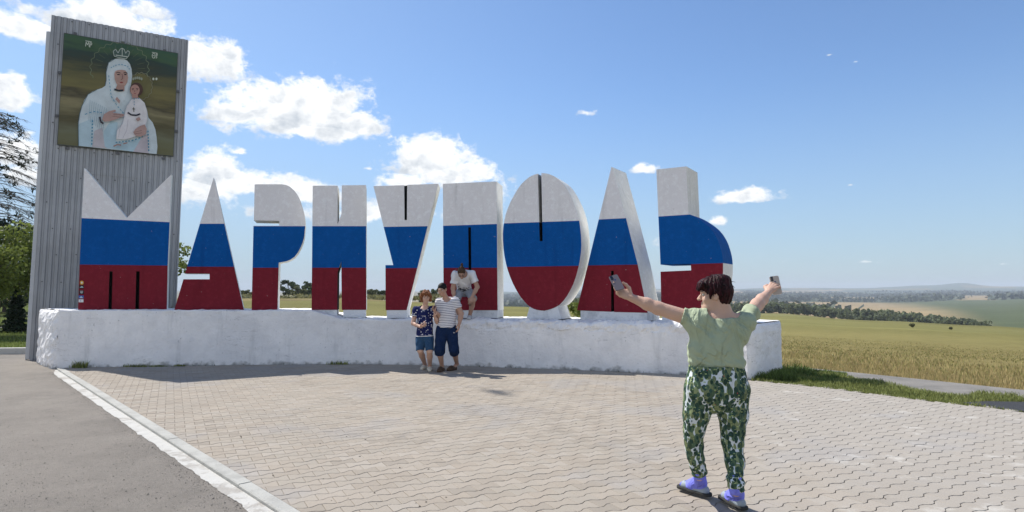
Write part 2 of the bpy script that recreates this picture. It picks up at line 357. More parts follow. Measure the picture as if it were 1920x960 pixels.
def make_wall():
    NS = 340; ss = np.linspace(0, WLs[-1], NS)
    q0 = G(72, 677); END0 = Vector((q0.x, q0.y, 0)) - wall_at(0)[0]            # the left end is cut off askew
    def woff(s, n, th):
        k = min(1, s / 1.6); k = k * k * (3 - 2 * k); return END0 * (1 - k) + n * th * k
    vs, fs = [], []; rows = None
    def rough(p, k): return k * mnoise.fractal(p * 5.0, 1.0, 2.0, 4) + k * .5 * mnoise.fractal(p * 17.0, .9, 2.0, 3)
    prof = []
    for s in ss:
        p, t, n = wall_at(s); zt = wtop(s); th = wthick(s)
        crumb = .5 + .5 * mnoise.fractal(Vector((s * 1.1, 3, 0)), 1.0, 2.0, 4)
        rr = .035 + (.15 * max(0, crumb) ** 1.2 if s > S_DROP1 + 2.6 else .02 * crumb)
        if s < S_DROP1: rr = .03 + .012 * crumb
        col = [p + Vector((0, 0, -.05))]
        for k in range(1, 25): col.append(p + Vector((0, 0, (zt - rr) * k / 24)))
        for k in range(1, 6):
            a = k / 5 * math.pi / 2; col.append(p + n * (rr * (1 - math.cos(a))) + Vector((0, 0, zt - rr + rr * math.sin(a))))
        for k in range(1, 10): col.append(p + n * rr + (woff(s, n, th) - n * rr) * (k / 9) + Vector((0, 0, zt + .0)))
        for k in range(1, 7): col.append(p + woff(s, n, th) + Vector((0, 0, zt + (-.05 - zt) * k / 6)))
        out = []
        for i, q in enumerate(col):
            e = .006 if i < 22 else (.045 if (s > S_DROP1 + 2 and i < 32) else .014)
            nn = -n if i < 27 else Vector((0, 0, 1))
            out.append(q + nn * rough(q, e) + (Vector((0, 0, 1)) * rough(q + Vector((9, 0, 0)), e * .6) if 22 <= i < 34 else Vector((0, 0, 0))))
        # rounded, worn end faces
        vs += out; rows = len(out)
    for i in range(NS - 1):
        for k in range(rows - 1): fs.append((i * rows + k, (i + 1) * rows + k, (i + 1) * rows + k + 1, i * rows + k + 1))
    # end faces: fan of grids between front and back columns
    for side, i in ((0, 0), (1, NS - 1)):
        p, t, n = wall_at(ss[i]); zt = wtop(ss[i]); th = wthick(ss[i]); en = woff(ss[i], n, th).normalized(); t = Vector((en.y, -en.x, 0)); base = len(vs); nu, nv = 26, 18
        for a in range(nu + 1):
            for b in range(nv + 1):
                q = p + woff(ss[i], n, th) * (a / nu) + Vector((0, 0, -.05 + (zt + .05) * b / nv)); edge = min(a, nu - a, (nv - b)) 
                d = rough(q + Vector((0, 5, 0)), .03 if side == 0 else .015) + (.07 if edge > 2 else .07 * (edge / 3) ** .6)
                q += t * (d if side else -d); q.z -= .012 if b == nv else 0
                vs.append(q)
        for a in range(nu):
            for b in range(nv):
                f = (base + a * (nv + 1) + b, base + (a + 1) * (nv + 1) + b, base + (a + 1) * (nv + 1) + b + 1, base + a * (nv + 1) + b + 1)
                fs.append(f if side else f[::-1])
    o = mesh('wall', vs, fs, M_LIME, smoothf=False)
    tag(o, 'long curved whitewashed concrete wall carrying the big town letters', 'wall'); return o
WALL = make_wall()

# ------------------------------------------------------------------ plaza of wave pavers
K0, K1 = G(121, 692), G(566, 962)                        # edge of the kerb towards the paving
KD = (K1 - K0).normalized(); KN = Vector((-KD.y, KD.x, 0))   # KN points to the paving
if KN.x < 0: KN = -KN
RE = [G(1412, 713), G(1560, 728), G(1700, 746), G(1800, 758), G(1925, 772), G(2100, 796)]      # grass edge on the right
def make_plaza():
    ang = R(29.0); U = Vector((math.cos(ang), math.sin(ang), 0)); V = Vector((-U.y, U.x, 0)); LN, WD, A = .2, .122, .017
    m = bpy.data.materials.new('paver_concrete'); m.use_nodes = True; nt = m.node_tree; b = nt.nodes['Principled BSDF']; b.inputs['Roughness'].default_value = .9; b.inputs['Specular IOR Level'].default_value = .15
    oi = nd(nt, 'ShaderNodeObjectInfo'); ge = nd(nt, 'ShaderNodeNewGeometry')
    rnd = mth(nt, 'FRACT', mth(nt, 'ADD', oi.outputs['Random'], ge.outputs['Random Per Island']))
    cr = nd(nt, 'ShaderNodeValToRGB'); nt.links.new(rnd, cr.inputs[0]); e = cr.color_ramp.elements
    e[0].color = (.285, .252, .212, 1); e[1].color = (.355, .318, .272, 1); e.new(.5).color = (.325, .291, .246, 1); e.new(.8).color = (.345, .302, .252, 1); e.new(.2).color = (.330, .286, .236, 1)
    pos = ge.outputs['Position']
    n1 = nd(nt, 'ShaderNodeTexNoise'); n1.inputs['Scale'].default_value = 60; n1.inputs['Detail'].default_value = 4; nt.links.new(pos, n1.inputs['Vector'])
    n2 = nd(nt, 'ShaderNodeTexNoise'); n2.inputs['Scale'].default_value = .7; n2.inputs['Detail'].default_value = 6; n2.inputs['Roughness'].default_value = .65; nt.links.new(pos, n2.inputs['Vector'])
    v = mth(nt, 'ADD', .74, mth(nt, 'ADD', mth(nt, 'MULTIPLY', n1.outputs[0], .22), mth(nt, 'MULTIPLY', n2.outputs[0], .30)))
    cc = nd(nt, 'ShaderNodeCombineColor'); [nt.links.new(v, cc.inputs[i]) for i in range(3)]
    c = mixc(nt, 1.0, cr.outputs[0], cc.outputs[0], 'MULTIPLY')
    # greyer, lime bloomed patches on the right hand side of the square
    sp = nd(nt, 'ShaderNodeSeparateXYZ'); nt.links.new(pos, sp.inputs[0])
    n3 = nd(nt, 'ShaderNodeTexNoise'); n3.inputs['Scale'].default_value = 2.2; n3.inputs['Detail'].default_value = 7; n3.inputs['Roughness'].default_value = .7; nt.links.new(pos, n3.inputs['Vector'])
    reg = smooth(nt, mth(nt, 'ADD', sp.outputs[0], mth(nt, 'MULTIPLY', n2.outputs[0], 1.5)), 2.3, 4.2)
    c = mixc(nt, mth(nt, 'MULTIPLY', reg, .7), c, (.352, .325, .290))
    c = mixc(nt, mth(nt, 'MULTIPLY', mth(nt, 'MULTIPLY', reg, smooth(nt, n3.outputs[0], .55, .68)), .6), c, (.53, .51, .47))
    # a few bluish grey worn clouds elsewhere
    n4 = nd(nt, 'ShaderNodeTexNoise'); n4.inputs['Scale'].default_value = .9; n4.inputs['Detail'].default_value = 3; mp = nd(nt, 'ShaderNodeMapping'); mp.inputs['Location'].default_value = (4, 7, 1); nt.links.new(pos, mp.inputs[0]); nt.links.new(mp.outputs[0], n4.inputs['Vector'])
    c = mixc(nt, mth(nt, 'MULTIPLY', smooth(nt, n4.outputs[0], .52, .66), .30), c, (.29, .29, .30))
    nt.links.new(c, b.inputs['Base Color'])
    bp = nd(nt, 'ShaderNodeBump'); bp.inputs['Distance'].default_value = .003; bp.inputs['Strength'].default_value = .6; nt.links.new(n1.outputs[0], bp.inputs['Height']); nt.links.new(bp.outputs[0], b.inputs['Normal'])
    mj = mat('joint_sand', (.145, .125, .10), 1.0, var=.3, vscale=12)
    def prof(u):                                         # wave of the long joints, period = one paver
        x = (u / LN) % 1.0; tri = abs(x - .5) * 4 - 1     # +1 at the ends, -1 in the middle
        return A * max(-1, min(1, tri * 1.8))
    us = [-.5, -.36, -.14, .14, .36, .5]
    g = .0026
    top, bot = [], []
    for u in us: top.append((u * LN * (1 - g / LN * 2), WD / 2 + prof(u * LN + LN / 2 * 0 + LN * .5 + 0) * 1 - g))
    # ends are wide (bone shape): recompute with the ends at +A
    g = .0034; ge_ = .0013
    top = [(u * (LN - 2 * ge_), WD / 2 + A * max(-1, min(1, (abs(u) * 4 - 1) * 1.8)) - g) for u in us]
    bot = [(u, -v) for u, v in reversed(top)]
    outl = top[::-1] + bot[::-1]                          # counter clockwise
    def shape(clip=None, ofs=(0, 0)):
        pts = [U * a + V * bb for a, bb in outl]
        pts = [Vector((p.x + ofs[0], p.y + ofs[1], 0)) for p in pts]
        if clip:
            q0, qn = clip; o = []
            for i in range(len(pts)):
                a, bb = pts[i - 1], pts[i]; da, db = (a - q0).dot(qn), (bb - q0).dot(qn)
                if (da >= 0) != (db >= 0): o.append(a + (bb - a) * (da / (da - db)))
                if db >= 0: o.append(bb)
            pts = o
        return pts
    def geo(pts, zt=0.0):
        n = len(pts); c = sum(pts, Vector()) / n
        ins = [p + (c - p).normalized() * min(.004, (c - p).length * .3) for p in pts]
        vs = [Vector((p.x, p.y, zt)) for p in ins] + [Vector((p.x, p.y, zt - .0035)) for p in pts] + [Vector((p.x, p.y, zt - .02)) for p in pts]
        fs = [tuple(range(n))] + [(i + n, (i + 1) % n + n, (i + 1) % n, i) for i in range(n)] + [(i + 2 * n, (i + 1) % n + 2 * n, (i + 1) % n + n, i + n) for i in range(n)]
        return vs, fs
    # bed of joint sand under everything
    Q = [K0 - KD * .4, K0 + KD * 14, Vector((16, -6, 0)), Vector((16, RE[-1].y, 0))] + RE[::-1] + [Vector((4.6, 11.4, 0)), Vector((-2, 13.6, 0)), Vector((-9.2, 12.8, 0))]
    bed = mesh('plaza', [(q.x, q.y, -.009) for q in Q], [tuple(range(len(Q)))[::-1]], mj); tag(bed, kind='structure')
    me0 = bpy.data.meshes.new('paver'); vs, fs = geo(shape()); me0.from_pydata([tuple(v) for v in vs], [], fs); me0.materials.append(m); me0.update()
    cells = []
    rex = [q.x for q in RE]; rey = [q.y for q in RE]
    for j in range(-90, 130):
        for i in range(-80, 90):
            c = U * ((i + (.5 if j % 2 else 0)) * LN) + V * (j * WD)
            d = (c - K0).dot(KN); 
            if d < -.14 or c.y < 2.6 or c.y > 14 or abs(c.x) > c.y * .93 + 1.2: continue
            if c.x > 4.0 and c.y > np.interp(c.x, rex, rey) + .02: continue
            if c.x <= 4.4:                                # stop under the wall
                k = np.searchsorted(WLn[:, 0], c.x); 
                if k == 0: 
                    if c.y > WLn[0, 1] + .1: continue
                elif c.y > np.interp(c.x, WLn[:, 0], WLn[:, 1]) + .25: continue
            elif c.y > np.interp(c.x, rex, rey) + .02 and c.x > 4.4: continue
            cells.append((c, d))
    def vis(c):
        t = c.y * math.cos(TH) - CAMZ * math.sin(TH); up = -c.y * math.sin(TH) - CAMZ * math.cos(TH)
        px = CX + F * c.x / t; py = PY - F * up / t; return 8 < px < 1912 and py < 956, py
    full = [(c, vis(c)[1]) for c, d in cells if d > .16 and vis(c)[0]]
    full.sort(key=lambda q: -q[1]); single = set((round(c.x, 3), round(c.y, 3)) for c, _ in full[:300])
    mb = MB()
    for c, d in cells:
        dz = random.uniform(-.0012, .0012); tx, ty = random.uniform(-.006, .006), random.uniform(-.006, .006)
        if (round(c.x, 3), round(c.y, 3)) in single:
            o = bpy.data.objects.new('paver', me0); COL.objects.link(o); o.parent = bed; o.location = (c.x, c.y, dz); o.rotation_euler = (tx, ty, random.uniform(-.006, .006))
        else:
            pts = shape((K0 + KN * .006, KN), (c.x, c.y)) if d < .16 else shape(None, (c.x, c.y))
            if len(pts) > 2:
                vs, fs = geo(pts, 0); cx, cy = c.x, c.y
                mb.add([(v.x, v.y, v.z + dz + (v.x - cx) * tx + (v.y - cy) * ty) for v in vs], fs)
    tag(mb.build('pavers', m, bed), kind='stuff')
make_plaza()

# ------------------------------------------------------------------ kerb, painted edge, asphalt
M_KERB = mat('kerb_concrete', (.43, .425, .395), .9, var=.14, vscale=6, bump=1.0, bscale=60, col2=(.36, .355, .33))
M_PAINT = mat('road_paint', (.50, .49, .46), .9, var=.16, vscale=8, bump=1.0, bscale=50, col2=(.36, .34, .31), thr=(.50, .60))
def make_kerb():
    root = empty('kerb', K0); root['kind'] = 'structure'
    n = 13; L = 1.0
    for i in range(n):
        a = K0 + KD * (i * L + .003 - .15); w = .105; bm = MB()
        lo, hi = -.05, .012
        c0 = a - KN * w; c1 = a; e = KD * (L - .006); r = .008
        prof = [c0 + Vector((0, 0, lo)), c0 + Vector((0, 0, hi - r)), c0 + KN * r + Vector((0, 0, hi)), c1 - KN * r + Vector((0, 0, hi)), c1 + Vector((0, 0, hi - r)), c1 + Vector((0, 0, lo))]
        dz = Vector((0, 0, random.uniform(-.003, .003))); bm.prism([p + dz for p in prof], e)
        bm.build('kerb_stone', M_KERB, root)
    # ragged white paint band on the asphalt side
    vs = []; fs = []; N = 520
    for i in range(N):
        s = i / (N - 1) * 12.6 - .1; base = K0 + KD * s - KN * .108
        wob = .125 + .020 * mnoise.fractal(Vector((s * 3, 0, 0)), 1, 2, 4) + .011 * mnoise.fractal(Vector((s * 14, 2, 0)), 1, 2, 3)
        if s < .5: wob *= .3 + 1.4 * max(0, s)
        vs += [base + Vector((0, 0, -.016)), base - KN * max(.02, wob) + Vector((0, 0, -.0165))]
    for i in range(N - 1): fs.append((2 * i, 2 * i + 2, 2 * i + 3, 2 * i + 1))
    o = mesh('paint_band', vs, fs, M_PAINT, root)
make_kerb()
def make_asphalt():
    m = mat('asphalt_grey', (.325, .292, .255), .95, var=.22, vscale=1.2, bump=3.0, bscale=110, col2=(.27, .245, .215), thr=(.42, .62))
    nt = m.node_tree; b = nt.nodes['Principled BSDF']; src = b.inputs['Base Color'].links[0].from_socket; g = nd(nt, 'ShaderNodeTexCoord')
    n = nd(nt, 'ShaderNodeTexNoise'); n.inputs['Scale'].default_value = 26; n.inputs['Detail'].default_value = 5; n.inputs['Roughness'].default_value = .85; nt.links.new(g.outputs['Object'], n.inputs['Vector'])
    c = mixc(nt, mth(nt, 'MULTIPLY', smooth(nt, n.outputs[0], .54, .70), .6), src, (.10, .095, .09)); c = mixc(nt, mth(nt, 'MULTIPLY', mth(nt, 'SUBTRACT', 1, smooth(nt, n.outputs[0], .28, .42)), .6), c, (.42, .39, .36))
    nt.links.new(c, b.inputs['Base Color'])
    e0, e1 = K0 - KN * .10 - KD * .6, K0 + KD * 13 - KN * .10
    A = [e1, e0, G(104, 690), G(75, 676), G(52, 662), G(-60, 656), Vector((-34, 19, 0)), Vector((-34, -8, 0))]
    o = mesh('asphalt', [(q.x, q.y, -.020) for q in A], [tuple(range(len(A)))], m); tag(o, kind='structure')
    if o.data.polygons[0].normal.z < 0: o.data.flip_normals()
    # crumbled gravel along the kerb and loose grit
    mb = MB(); ms = mat('grit', (.20, .18, .155), 1, var=.5, vscale=20)
    for k in range(2600):
        if k < 1100: q = K0 + KD * random.uniform(.2, 12) - KN * (.22 + abs(random.gauss(0, .07)))
        elif k < 1400: q = G(random.uniform(60, 150), random.uniform(664, 696)) + Vector((random.gauss(0, .1), random.gauss(0, .1), 0))
        else: q = G(random.uniform(-20, 520), 660 + 300 * random.random() ** .8)
        if (q - K0).dot(KN) > -.12: continue
        s = random.uniform(.002, .006) * (1.6 if random.random() < .08 else 1); q.z = -.019
        a = random.random() * 6
        vs = [q + Vector((math.cos(a + i * 1.57), math.sin(a + i * 1.57), 0)) * s * random.uniform(.7, 1.3) for i in range(4)] + [q + Vector((0, 0, s * random.uniform(.6, 1.1)))]
        mb.add(vs, [(0, 1, 4), (1, 2, 4), (2, 3, 4), (3, 0, 4)])
    tag(mb.build('gravel', ms), 'loose dark grit scattered on the grey asphalt', 'gravel', kind='stuff')
    # bits on the paving
    mb = MB(); mw = mat('litter', (.09, .075, .06), 1, var=.4)
    for k in range(90):
        q = G(random.uniform(420, 1900), random.uniform(715, 955)); 
        if (q - K0).dot(KN) < .1 or abs(q.x) > 7: continue
        s = random.uniform(.004, .011); q.z = .002; a = random.random() * 6
        vs = [q + Vector((math.cos(a + i * 1.57), math.sin(a + i * 1.57), 0)) * s * random.uniform(.6, 1.5) for i in range(4)] + [q + Vector((0, 0, s * .6))]
        mb.add(vs, [(0, 1, 4), (1, 2, 4), (2, 3, 4), (3, 0, 4)])
    tag(mb.build('debris', mw), 'small dark bits scattered over the paving', 'debris', kind='stuff')
    # strips on the right: asphalt path, dark patch
    m2 = mat('path_asphalt', (.25, .235, .215), .95, var=.2, vscale=3, bump=2, bscale=80, col2=(.20, .19, .175))
    A = [G(1480, 684), G(1600, 695), G(1700, 705), G(1925, 728), G(1925, 742), G(1830, 736), G(1812, 744), G(1760, 738), G(1600, 716), G(1478, 700)]
    o = mesh('path', [(q.x, q.y, -.030) for q in A], [tuple(range(len(A)))], m2); tag(o, kind='structure')
    if o.data.polygons[0].normal.z < 0: o.data.flip_normals()
    m3 = mat('patch_dark', (.045, .047, .052), .9, var=.25, vscale=5, bump=2, bscale=60)
    A = [G(1800, 754), G(1850, 751.5), G(1925, 753), G(2060, 762), G(2060, 796), G(1925, 771), G(1870, 764)]
    o = mesh('dark_patch', [(q.x, q.y, -.004) for q in A], [tuple(range(len(A)))], m3); tag(o, kind='structure')  # flat dark sheet laid over the edge of the turf
    if o.data.polygons[0].normal.z < 0: o.data.flip_normals()
    # white kerb of the green verge at the far left
    root = empty('verge_kerb', G(0, 664)); root['kind'] = 'structure'
    a, bq = G(-150, 666, -.02), G(53, 664, -.02); d = (bq - a).normalized(); pn = Vector((-d.y, d.x, 0)); L = (bq - a).length; k = max(1, int(L / 1.0))
    for i in range(k):
        bm = MB(); c = a + d * (L * (i + .5) / k) + pn * .09 + Vector((0, 0, .06)); bm.box(c, d * (L / k / 2 - .004), pn * .09, Vector((0, 0, .09))); bm.build('kerb_stone', M_PAINT, root)
make_asphalt()
# ------------------------------------------------------------------ the letters
from mathutils.geometry import tessellate_polygon
def paint(name, col, var=.10, col2=None, thr=(.5, .62)):
    m = mat(name, col, .75, var=var, vscale=2.4, bump=1.1, bscale=70, col2=col2, thr=thr, spec=.10, stretch=(1, 1, .55))
    nt = m.node_tree; b = nt.nodes['Principled BSDF']; src = b.inputs['Base Color'].links[0].from_socket; g = nd(nt, 'ShaderNodeTexCoord')
    n = nd(nt, 'ShaderNodeTexNoise'); n.inputs['Scale'].default_value = 11; n.inputs['Detail'].default_value = 7; n.inputs['Roughness'].default_value = .7; nt.links.new(g.outputs['Object'], n.inputs['Vector'])
    light = tuple(min(1, c * 1.35 + .004) for c in col)
    c = mixc(nt, mth(nt, 'MULTIPLY', smooth(nt, n.outputs[0], .48, .66), .5), src, light)
    mp = nd(nt, 'ShaderNodeMapping'); mp.inputs['Scale'].default_value = (3, 3, .25); nt.links.new(g.outputs['Object'], mp.inputs[0])
    n2 = nd(nt, 'ShaderNodeTexNoise'); n2.inputs['Scale'].default_value = 2; n2.inputs['Detail'].default_value = 5; nt.links.new(mp.outputs[0], n2.inputs['Vector'])
    c = mixc(nt, mth(nt, 'MULTIPLY', smooth(nt, n2.outputs[0], .54, .74), .30), c, tuple(q * .55 for q in col))
    n3 = nd(nt, 'ShaderNodeTexNoise'); n3.inputs['Scale'].default_value = 17; n3.inputs['Detail'].default_value = 3; nt.links.new(g.outputs['Object'], n3.inputs['Vector'])
    c = mixc(nt, mth(nt, 'MULTIPLY', smooth(nt, n3.outputs[0], .73, .76), .55), c, (.42, .40, .38) if max(col) < .5 else (.36, .35, .33))   # small chips
    nt.links.new(c, b.inputs['Base Color']); return m
M_WHITE = paint('white_paint', (.84, .81, .81), .05)
M_BLUE = paint('blue_paint', (.0012, .088, .335), .12)
M_RED = paint('red_paint', (.205, .017, .029), .12)
M_SIDE = paint('side_whitewash', (.82, .81, .77), .10)
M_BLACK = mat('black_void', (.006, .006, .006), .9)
M_PLINTH = mat('plinth_whitewash', (.82, .83, .84), .9, var=.10, vscale=4, bump=2, bscale=40, col2=(.58, .60, .62), thr=(.5, .66))
M_STEEL = mat('dark_plate', (.02, .022, .025), .6)
Z581 = 580.0
LET = {}
def letter(ch, out, blue, red, cpx, yaw, thick, setback, label, dark=(), plinth=None, side_blue=False, back_frac=.55, base_ext=2.0):
    s = wall_s_px(cpx); p0, wt, wn = wall_at(s); p0 = p0 + wn * setback
    y = R(yaw); t = Vector((math.cos(y), math.sin(y), 0)); nrm = Vector((math.sin(y), -math.cos(y), 0)); back = -nrm * thick
    U = lambda q: PL(q[0], q[1], p0, nrm)
    lo = max(q[1] for q in out)
    root = empty('letter', (p0.x, p0.y, wtop(s)), label, 'letter', 'letters of the town name sign')
    out = [(x, yy + (base_ext if plinth is None and yy > lo - 4 else 0)) for x, yy in out]
    def side(line, q):                                   # > 0 below the line
        (x0, y0), (x1, y1) = line; return q[1] - (y0 + (y1 - y0) * (q[0] - x0) / (x1 - x0))
    def clip(poly, f):
        o = []
        for i in range(len(poly)):
            a, b = poly[i - 1], poly[i]; da, db = f(a), f(b)
            if (da >= 0) != (db >= 0):
                k = da / (da - db); o.append((a[0] + (b[0] - a[0]) * k, a[1] + (b[1] - a[1]) * k))
            if db >= 0: o.append(b)
        return o
    fb = lambda q: side(blue, q); fr = lambda q: side(red, q)
    bands = [('white_band', [lambda q: -fb(q)], M_WHITE, M_SIDE), ('blue_band', [fb, lambda q: -fr(q)], M_BLUE, M_BLUE if side_blue else M_SIDE), ('red_band', [fr], M_RED, M_SIDE)]
    tris = tessellate_polygon([[Vector((a, b, 0)) for a, b in out]])
    area = sum(out[i - 1][0] * out[i][1] - out[i][0] * out[i - 1][1] for i in range(len(out)))
    for nm, fs_, mf, ms in bands:
        V, Fc, MI = [], [], []
        for tr in tris:
            poly = [out[i] for i in tr]
            for f in fs_: poly = clip(poly, f) if poly else poly
            if len(poly) < 3: continue
            w = [U(q) for q in poly]
            if (w[1] - w[0]).cross(w[2] - w[0]).dot(nrm) < 0: w = w[::-1]
            b = len(V); V += w; Fc.append(tuple(range(b, b + len(w)))); MI.append(0)
            b = len(V); V += [q + back for q in w[::-1]]; Fc.append(tuple(range(b, b + len(w)))); MI.append(1)
        for i in range(len(out)):
            a, bq = out[i - 1], out[i]
            seg = [a, bq]
            for f in fs_:
                da, db = f(seg[0]), f(seg[1])
                if da < 0 and db < 0: seg = None; break
                if (da >= 0) != (db >= 0):
                    k = da / (da - db); m = (seg[0][0] + (seg[1][0] - seg[0][0]) * k, seg[0][1] + (seg[1][1] - seg[0][1]) * k)
                    seg = [seg[0], m] if da >= 0 else [m, seg[1]]
            if not seg: continue
            a, bq = U(seg[0]), U(seg[1]); mx, my = (seg[0][0] + seg[1][0]) / 2, (seg[0][1] + seg[1][1]) / 2
            b = len(V); q = [a, bq, bq + back, a + back]
            V += q if area > 0 else q[::-1]; Fc.append((b, b + 1, b + 2, b + 3))
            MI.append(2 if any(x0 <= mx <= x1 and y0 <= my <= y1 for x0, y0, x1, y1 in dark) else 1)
        mesh(nm, V, Fc, [mf, ms, M_BLACK], root, MI)
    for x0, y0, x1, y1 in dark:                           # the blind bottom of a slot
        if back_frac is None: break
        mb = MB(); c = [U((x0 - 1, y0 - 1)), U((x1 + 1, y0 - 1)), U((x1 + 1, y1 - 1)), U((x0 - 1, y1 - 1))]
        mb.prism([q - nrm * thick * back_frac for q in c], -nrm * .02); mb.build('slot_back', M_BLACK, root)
    if plinth:
        for pl in plinth:
            mb = MB(); w = [U(q) - nrm * .012 for q in pl]
            mb.prism(w, back * .97); mb.build('plinth', M_PLINTH, root)
        lowl = min(plinth[0], key=lambda q: q[0] - q[1] * 3); lowr = max(plinth[-1], key=lambda q: q[0] + q[1] * 3)
        mb = MB(); a, b = U((lowl[0] + 3, lowl[1] - 2.2)), U((lowr[0] + 2, lowr[1] - 2.4))
        mb.prism([a + nrm * .02, b + nrm * .02, b + nrm * .02 + Vector((0, 0, .012)), a + nrm * .02 + Vector((0, 0, .012))], back * .9); mb.build('foot_plate', M_STEEL, root)
    LET[ch] = (root, U, nrm)
    return root
letter('M', [(146.3, 579), (147.5, 540), (149.4, 496), (153, 409), (158.1, 315), (237.8, 408.6), (321, 327), (318, 416.6), (314.4, 498), (312.8, 579.5), (260.5, 579.5), (262, 508.8), (255.5, 508.8), (253.5, 579.5), (209.5, 579.4), (211.3, 508.8), (205.2, 508.8), (203, 579.3)],
       ((153, 408.9), (318, 416.6)), ((149.4, 496), (314.4, 498)), 235, 20, .17, .32,
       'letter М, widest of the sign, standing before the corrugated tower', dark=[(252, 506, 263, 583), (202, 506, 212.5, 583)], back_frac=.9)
letter('A', [(326.4, 580), (343.9, 523.6), (392.9, 523.6), (392.9, 513), (346.8, 513), (400.7, 332.5), (457.5, 580)],
       ((350, 419.5), (450, 419.5)), ((350, 500), (450, 500.2)), 395, 22, .5, .30, 'pointed letter А with a short side slot, right of the corrugated tower')
letter('R', [(471.7, 580), (475.2, 424), (475.3, 423.3), (523.6, 423.3), (523.6, 414), (476, 412.8), (477.5, 345.5), (528.5, 345.5), (537, 347), (544.6, 351), (551.5, 357), (557.7, 365), (562.5, 374), (566.5, 385.4), (569.5, 396), (571.7, 408.8), (572.3, 423.3), (570.3, 443.8), (567.4, 455), (563.5, 464), (558.4, 473.5), (551.9, 481.7), (545, 486.5), (537.3, 489.8), (522.7, 492.5), (520.4, 580)],
       ((475.2, 424), (572, 424)), ((472, 502), (522, 502)), 520, 17, .6, .3, 'letter Р with a rounded bowl, third letter of the sign')
letter('I', [(584.2, 581), (586.3, 348), (632.9, 348), (632.9, 420.4), (640.2, 401.5), (640.8, 347.5), (686.3, 346.9), (686.9, 581), (640.8, 581), (639.9, 489.8), (632.9, 510.8), (632.3, 581)],
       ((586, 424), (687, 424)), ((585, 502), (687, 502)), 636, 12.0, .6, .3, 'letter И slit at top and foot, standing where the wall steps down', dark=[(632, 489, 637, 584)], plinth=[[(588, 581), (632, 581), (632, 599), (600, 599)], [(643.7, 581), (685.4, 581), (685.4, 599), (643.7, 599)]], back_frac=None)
letter('U', [(723, 581.5), (722.7, 497), (737.3, 497), (700.2, 349), (757.9, 347.2), (758.6, 412.5), (763, 412.5), (763.4, 346.6), (821.9, 344.6), (801.8, 424), (782.5, 502.5), (762.4, 581.5)],
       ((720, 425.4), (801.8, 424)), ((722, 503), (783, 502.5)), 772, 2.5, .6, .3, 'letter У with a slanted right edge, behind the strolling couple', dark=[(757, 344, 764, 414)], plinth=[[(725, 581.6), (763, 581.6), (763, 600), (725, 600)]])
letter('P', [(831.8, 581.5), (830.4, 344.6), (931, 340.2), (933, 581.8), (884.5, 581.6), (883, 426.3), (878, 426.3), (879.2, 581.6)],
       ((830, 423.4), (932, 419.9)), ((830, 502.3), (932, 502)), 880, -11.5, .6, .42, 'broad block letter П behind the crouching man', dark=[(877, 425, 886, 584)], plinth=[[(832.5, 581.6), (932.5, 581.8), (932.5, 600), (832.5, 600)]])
OPTS = [(250, 50), (225, 58), (200, 70), (175, 90), (150, 115), (127, 147), (105, 185), (86, 222), (70, 260), (58, 295), (50, 330), (44, 370), (41, 410), (42, 455), (45, 500), (51, 545), (60, 590), (71, 630), (85, 670), (101, 708), (120, 745), (139, 777), (160, 805), (182, 830), (205, 850), (228, 862), (250, 868), (271, 871), (290, 871), (310, 868), (330, 862), (356, 852), (380, 838), (404, 814), (425, 785), (446, 749), (465, 710), (482, 660), (495, 610), (504, 565), (510, 520), (512, 480), (511, 440), (507, 388), (500, 335), (491, 296), (480, 260), (466, 224), (450, 190), (431, 153), (410, 120), (391, 98), (370, 80), (346, 64), (320, 53), (298, 48), (272, 47), (280, 455), (262, 455)]
letter('O', [(930 + a * .3125, 310 + b * .3125) for a, b in OPTS], ((945, 418.8), (1086, 413.8)), ((949.4, 500.6), (1085, 498.4)), 1016, -22, .68, .42,
       'oval letter О on a narrow tapered foot', dark=[(1010, 324, 1018, 453)], plinth=[[(993, 573), (1020, 583.5), (1045, 572.5), (1053.5, 602), (985.5, 602)]])
letter('L', [(1081.6, 581.8), (1146.3, 313), (1148, 313.5), (1173.7, 409), (1195.7, 496), (1214.5, 586.5), (1151.5, 585), (1150.6, 507.8), (1145.6, 507.8), (1146, 584.6)],
       ((1122, 411.5), (1173.7, 409)), ((1101, 497.8), (1195.7, 496)), 1150, -33, .72, .45, 'tall pointed letter Л on a low plinth, behind the raised phone', dark=[(1144.8, 507, 1152.5, 588)], plinth=[[(1088, 582.5), (1213, 586.6), (1213, 606), (1088, 603)]])
BP = [(33, 55), (207, 37), (219, 312), (245, 324), (270, 338), (295, 354), (318, 371), (340, 390), (361, 415), (380, 445), (394, 476), (405, 510), (413, 540), (418, 570), (420, 600), (420, 650), (414, 700), (400, 745), (380, 785), (350, 820), (318, 845), (280, 862), (240, 868), (62, 862), (57, 648), (235, 640), (232, 602), (57, 607)]
letter('S', [(1220 + a * .3232, 300 + b * .3232) for a, b in BP], ((1233.9, 406), (1291, 402.3)), ((1238, 497.2), (1356, 493.2)), 1292, -33, .74, .42,
       'letter Ь with a thick stem and a round bowl, last letter of the sign', side_blue=True, plinth=[[(1241, 577), (1330, 578), (1330, 608), (1241, 606)]])
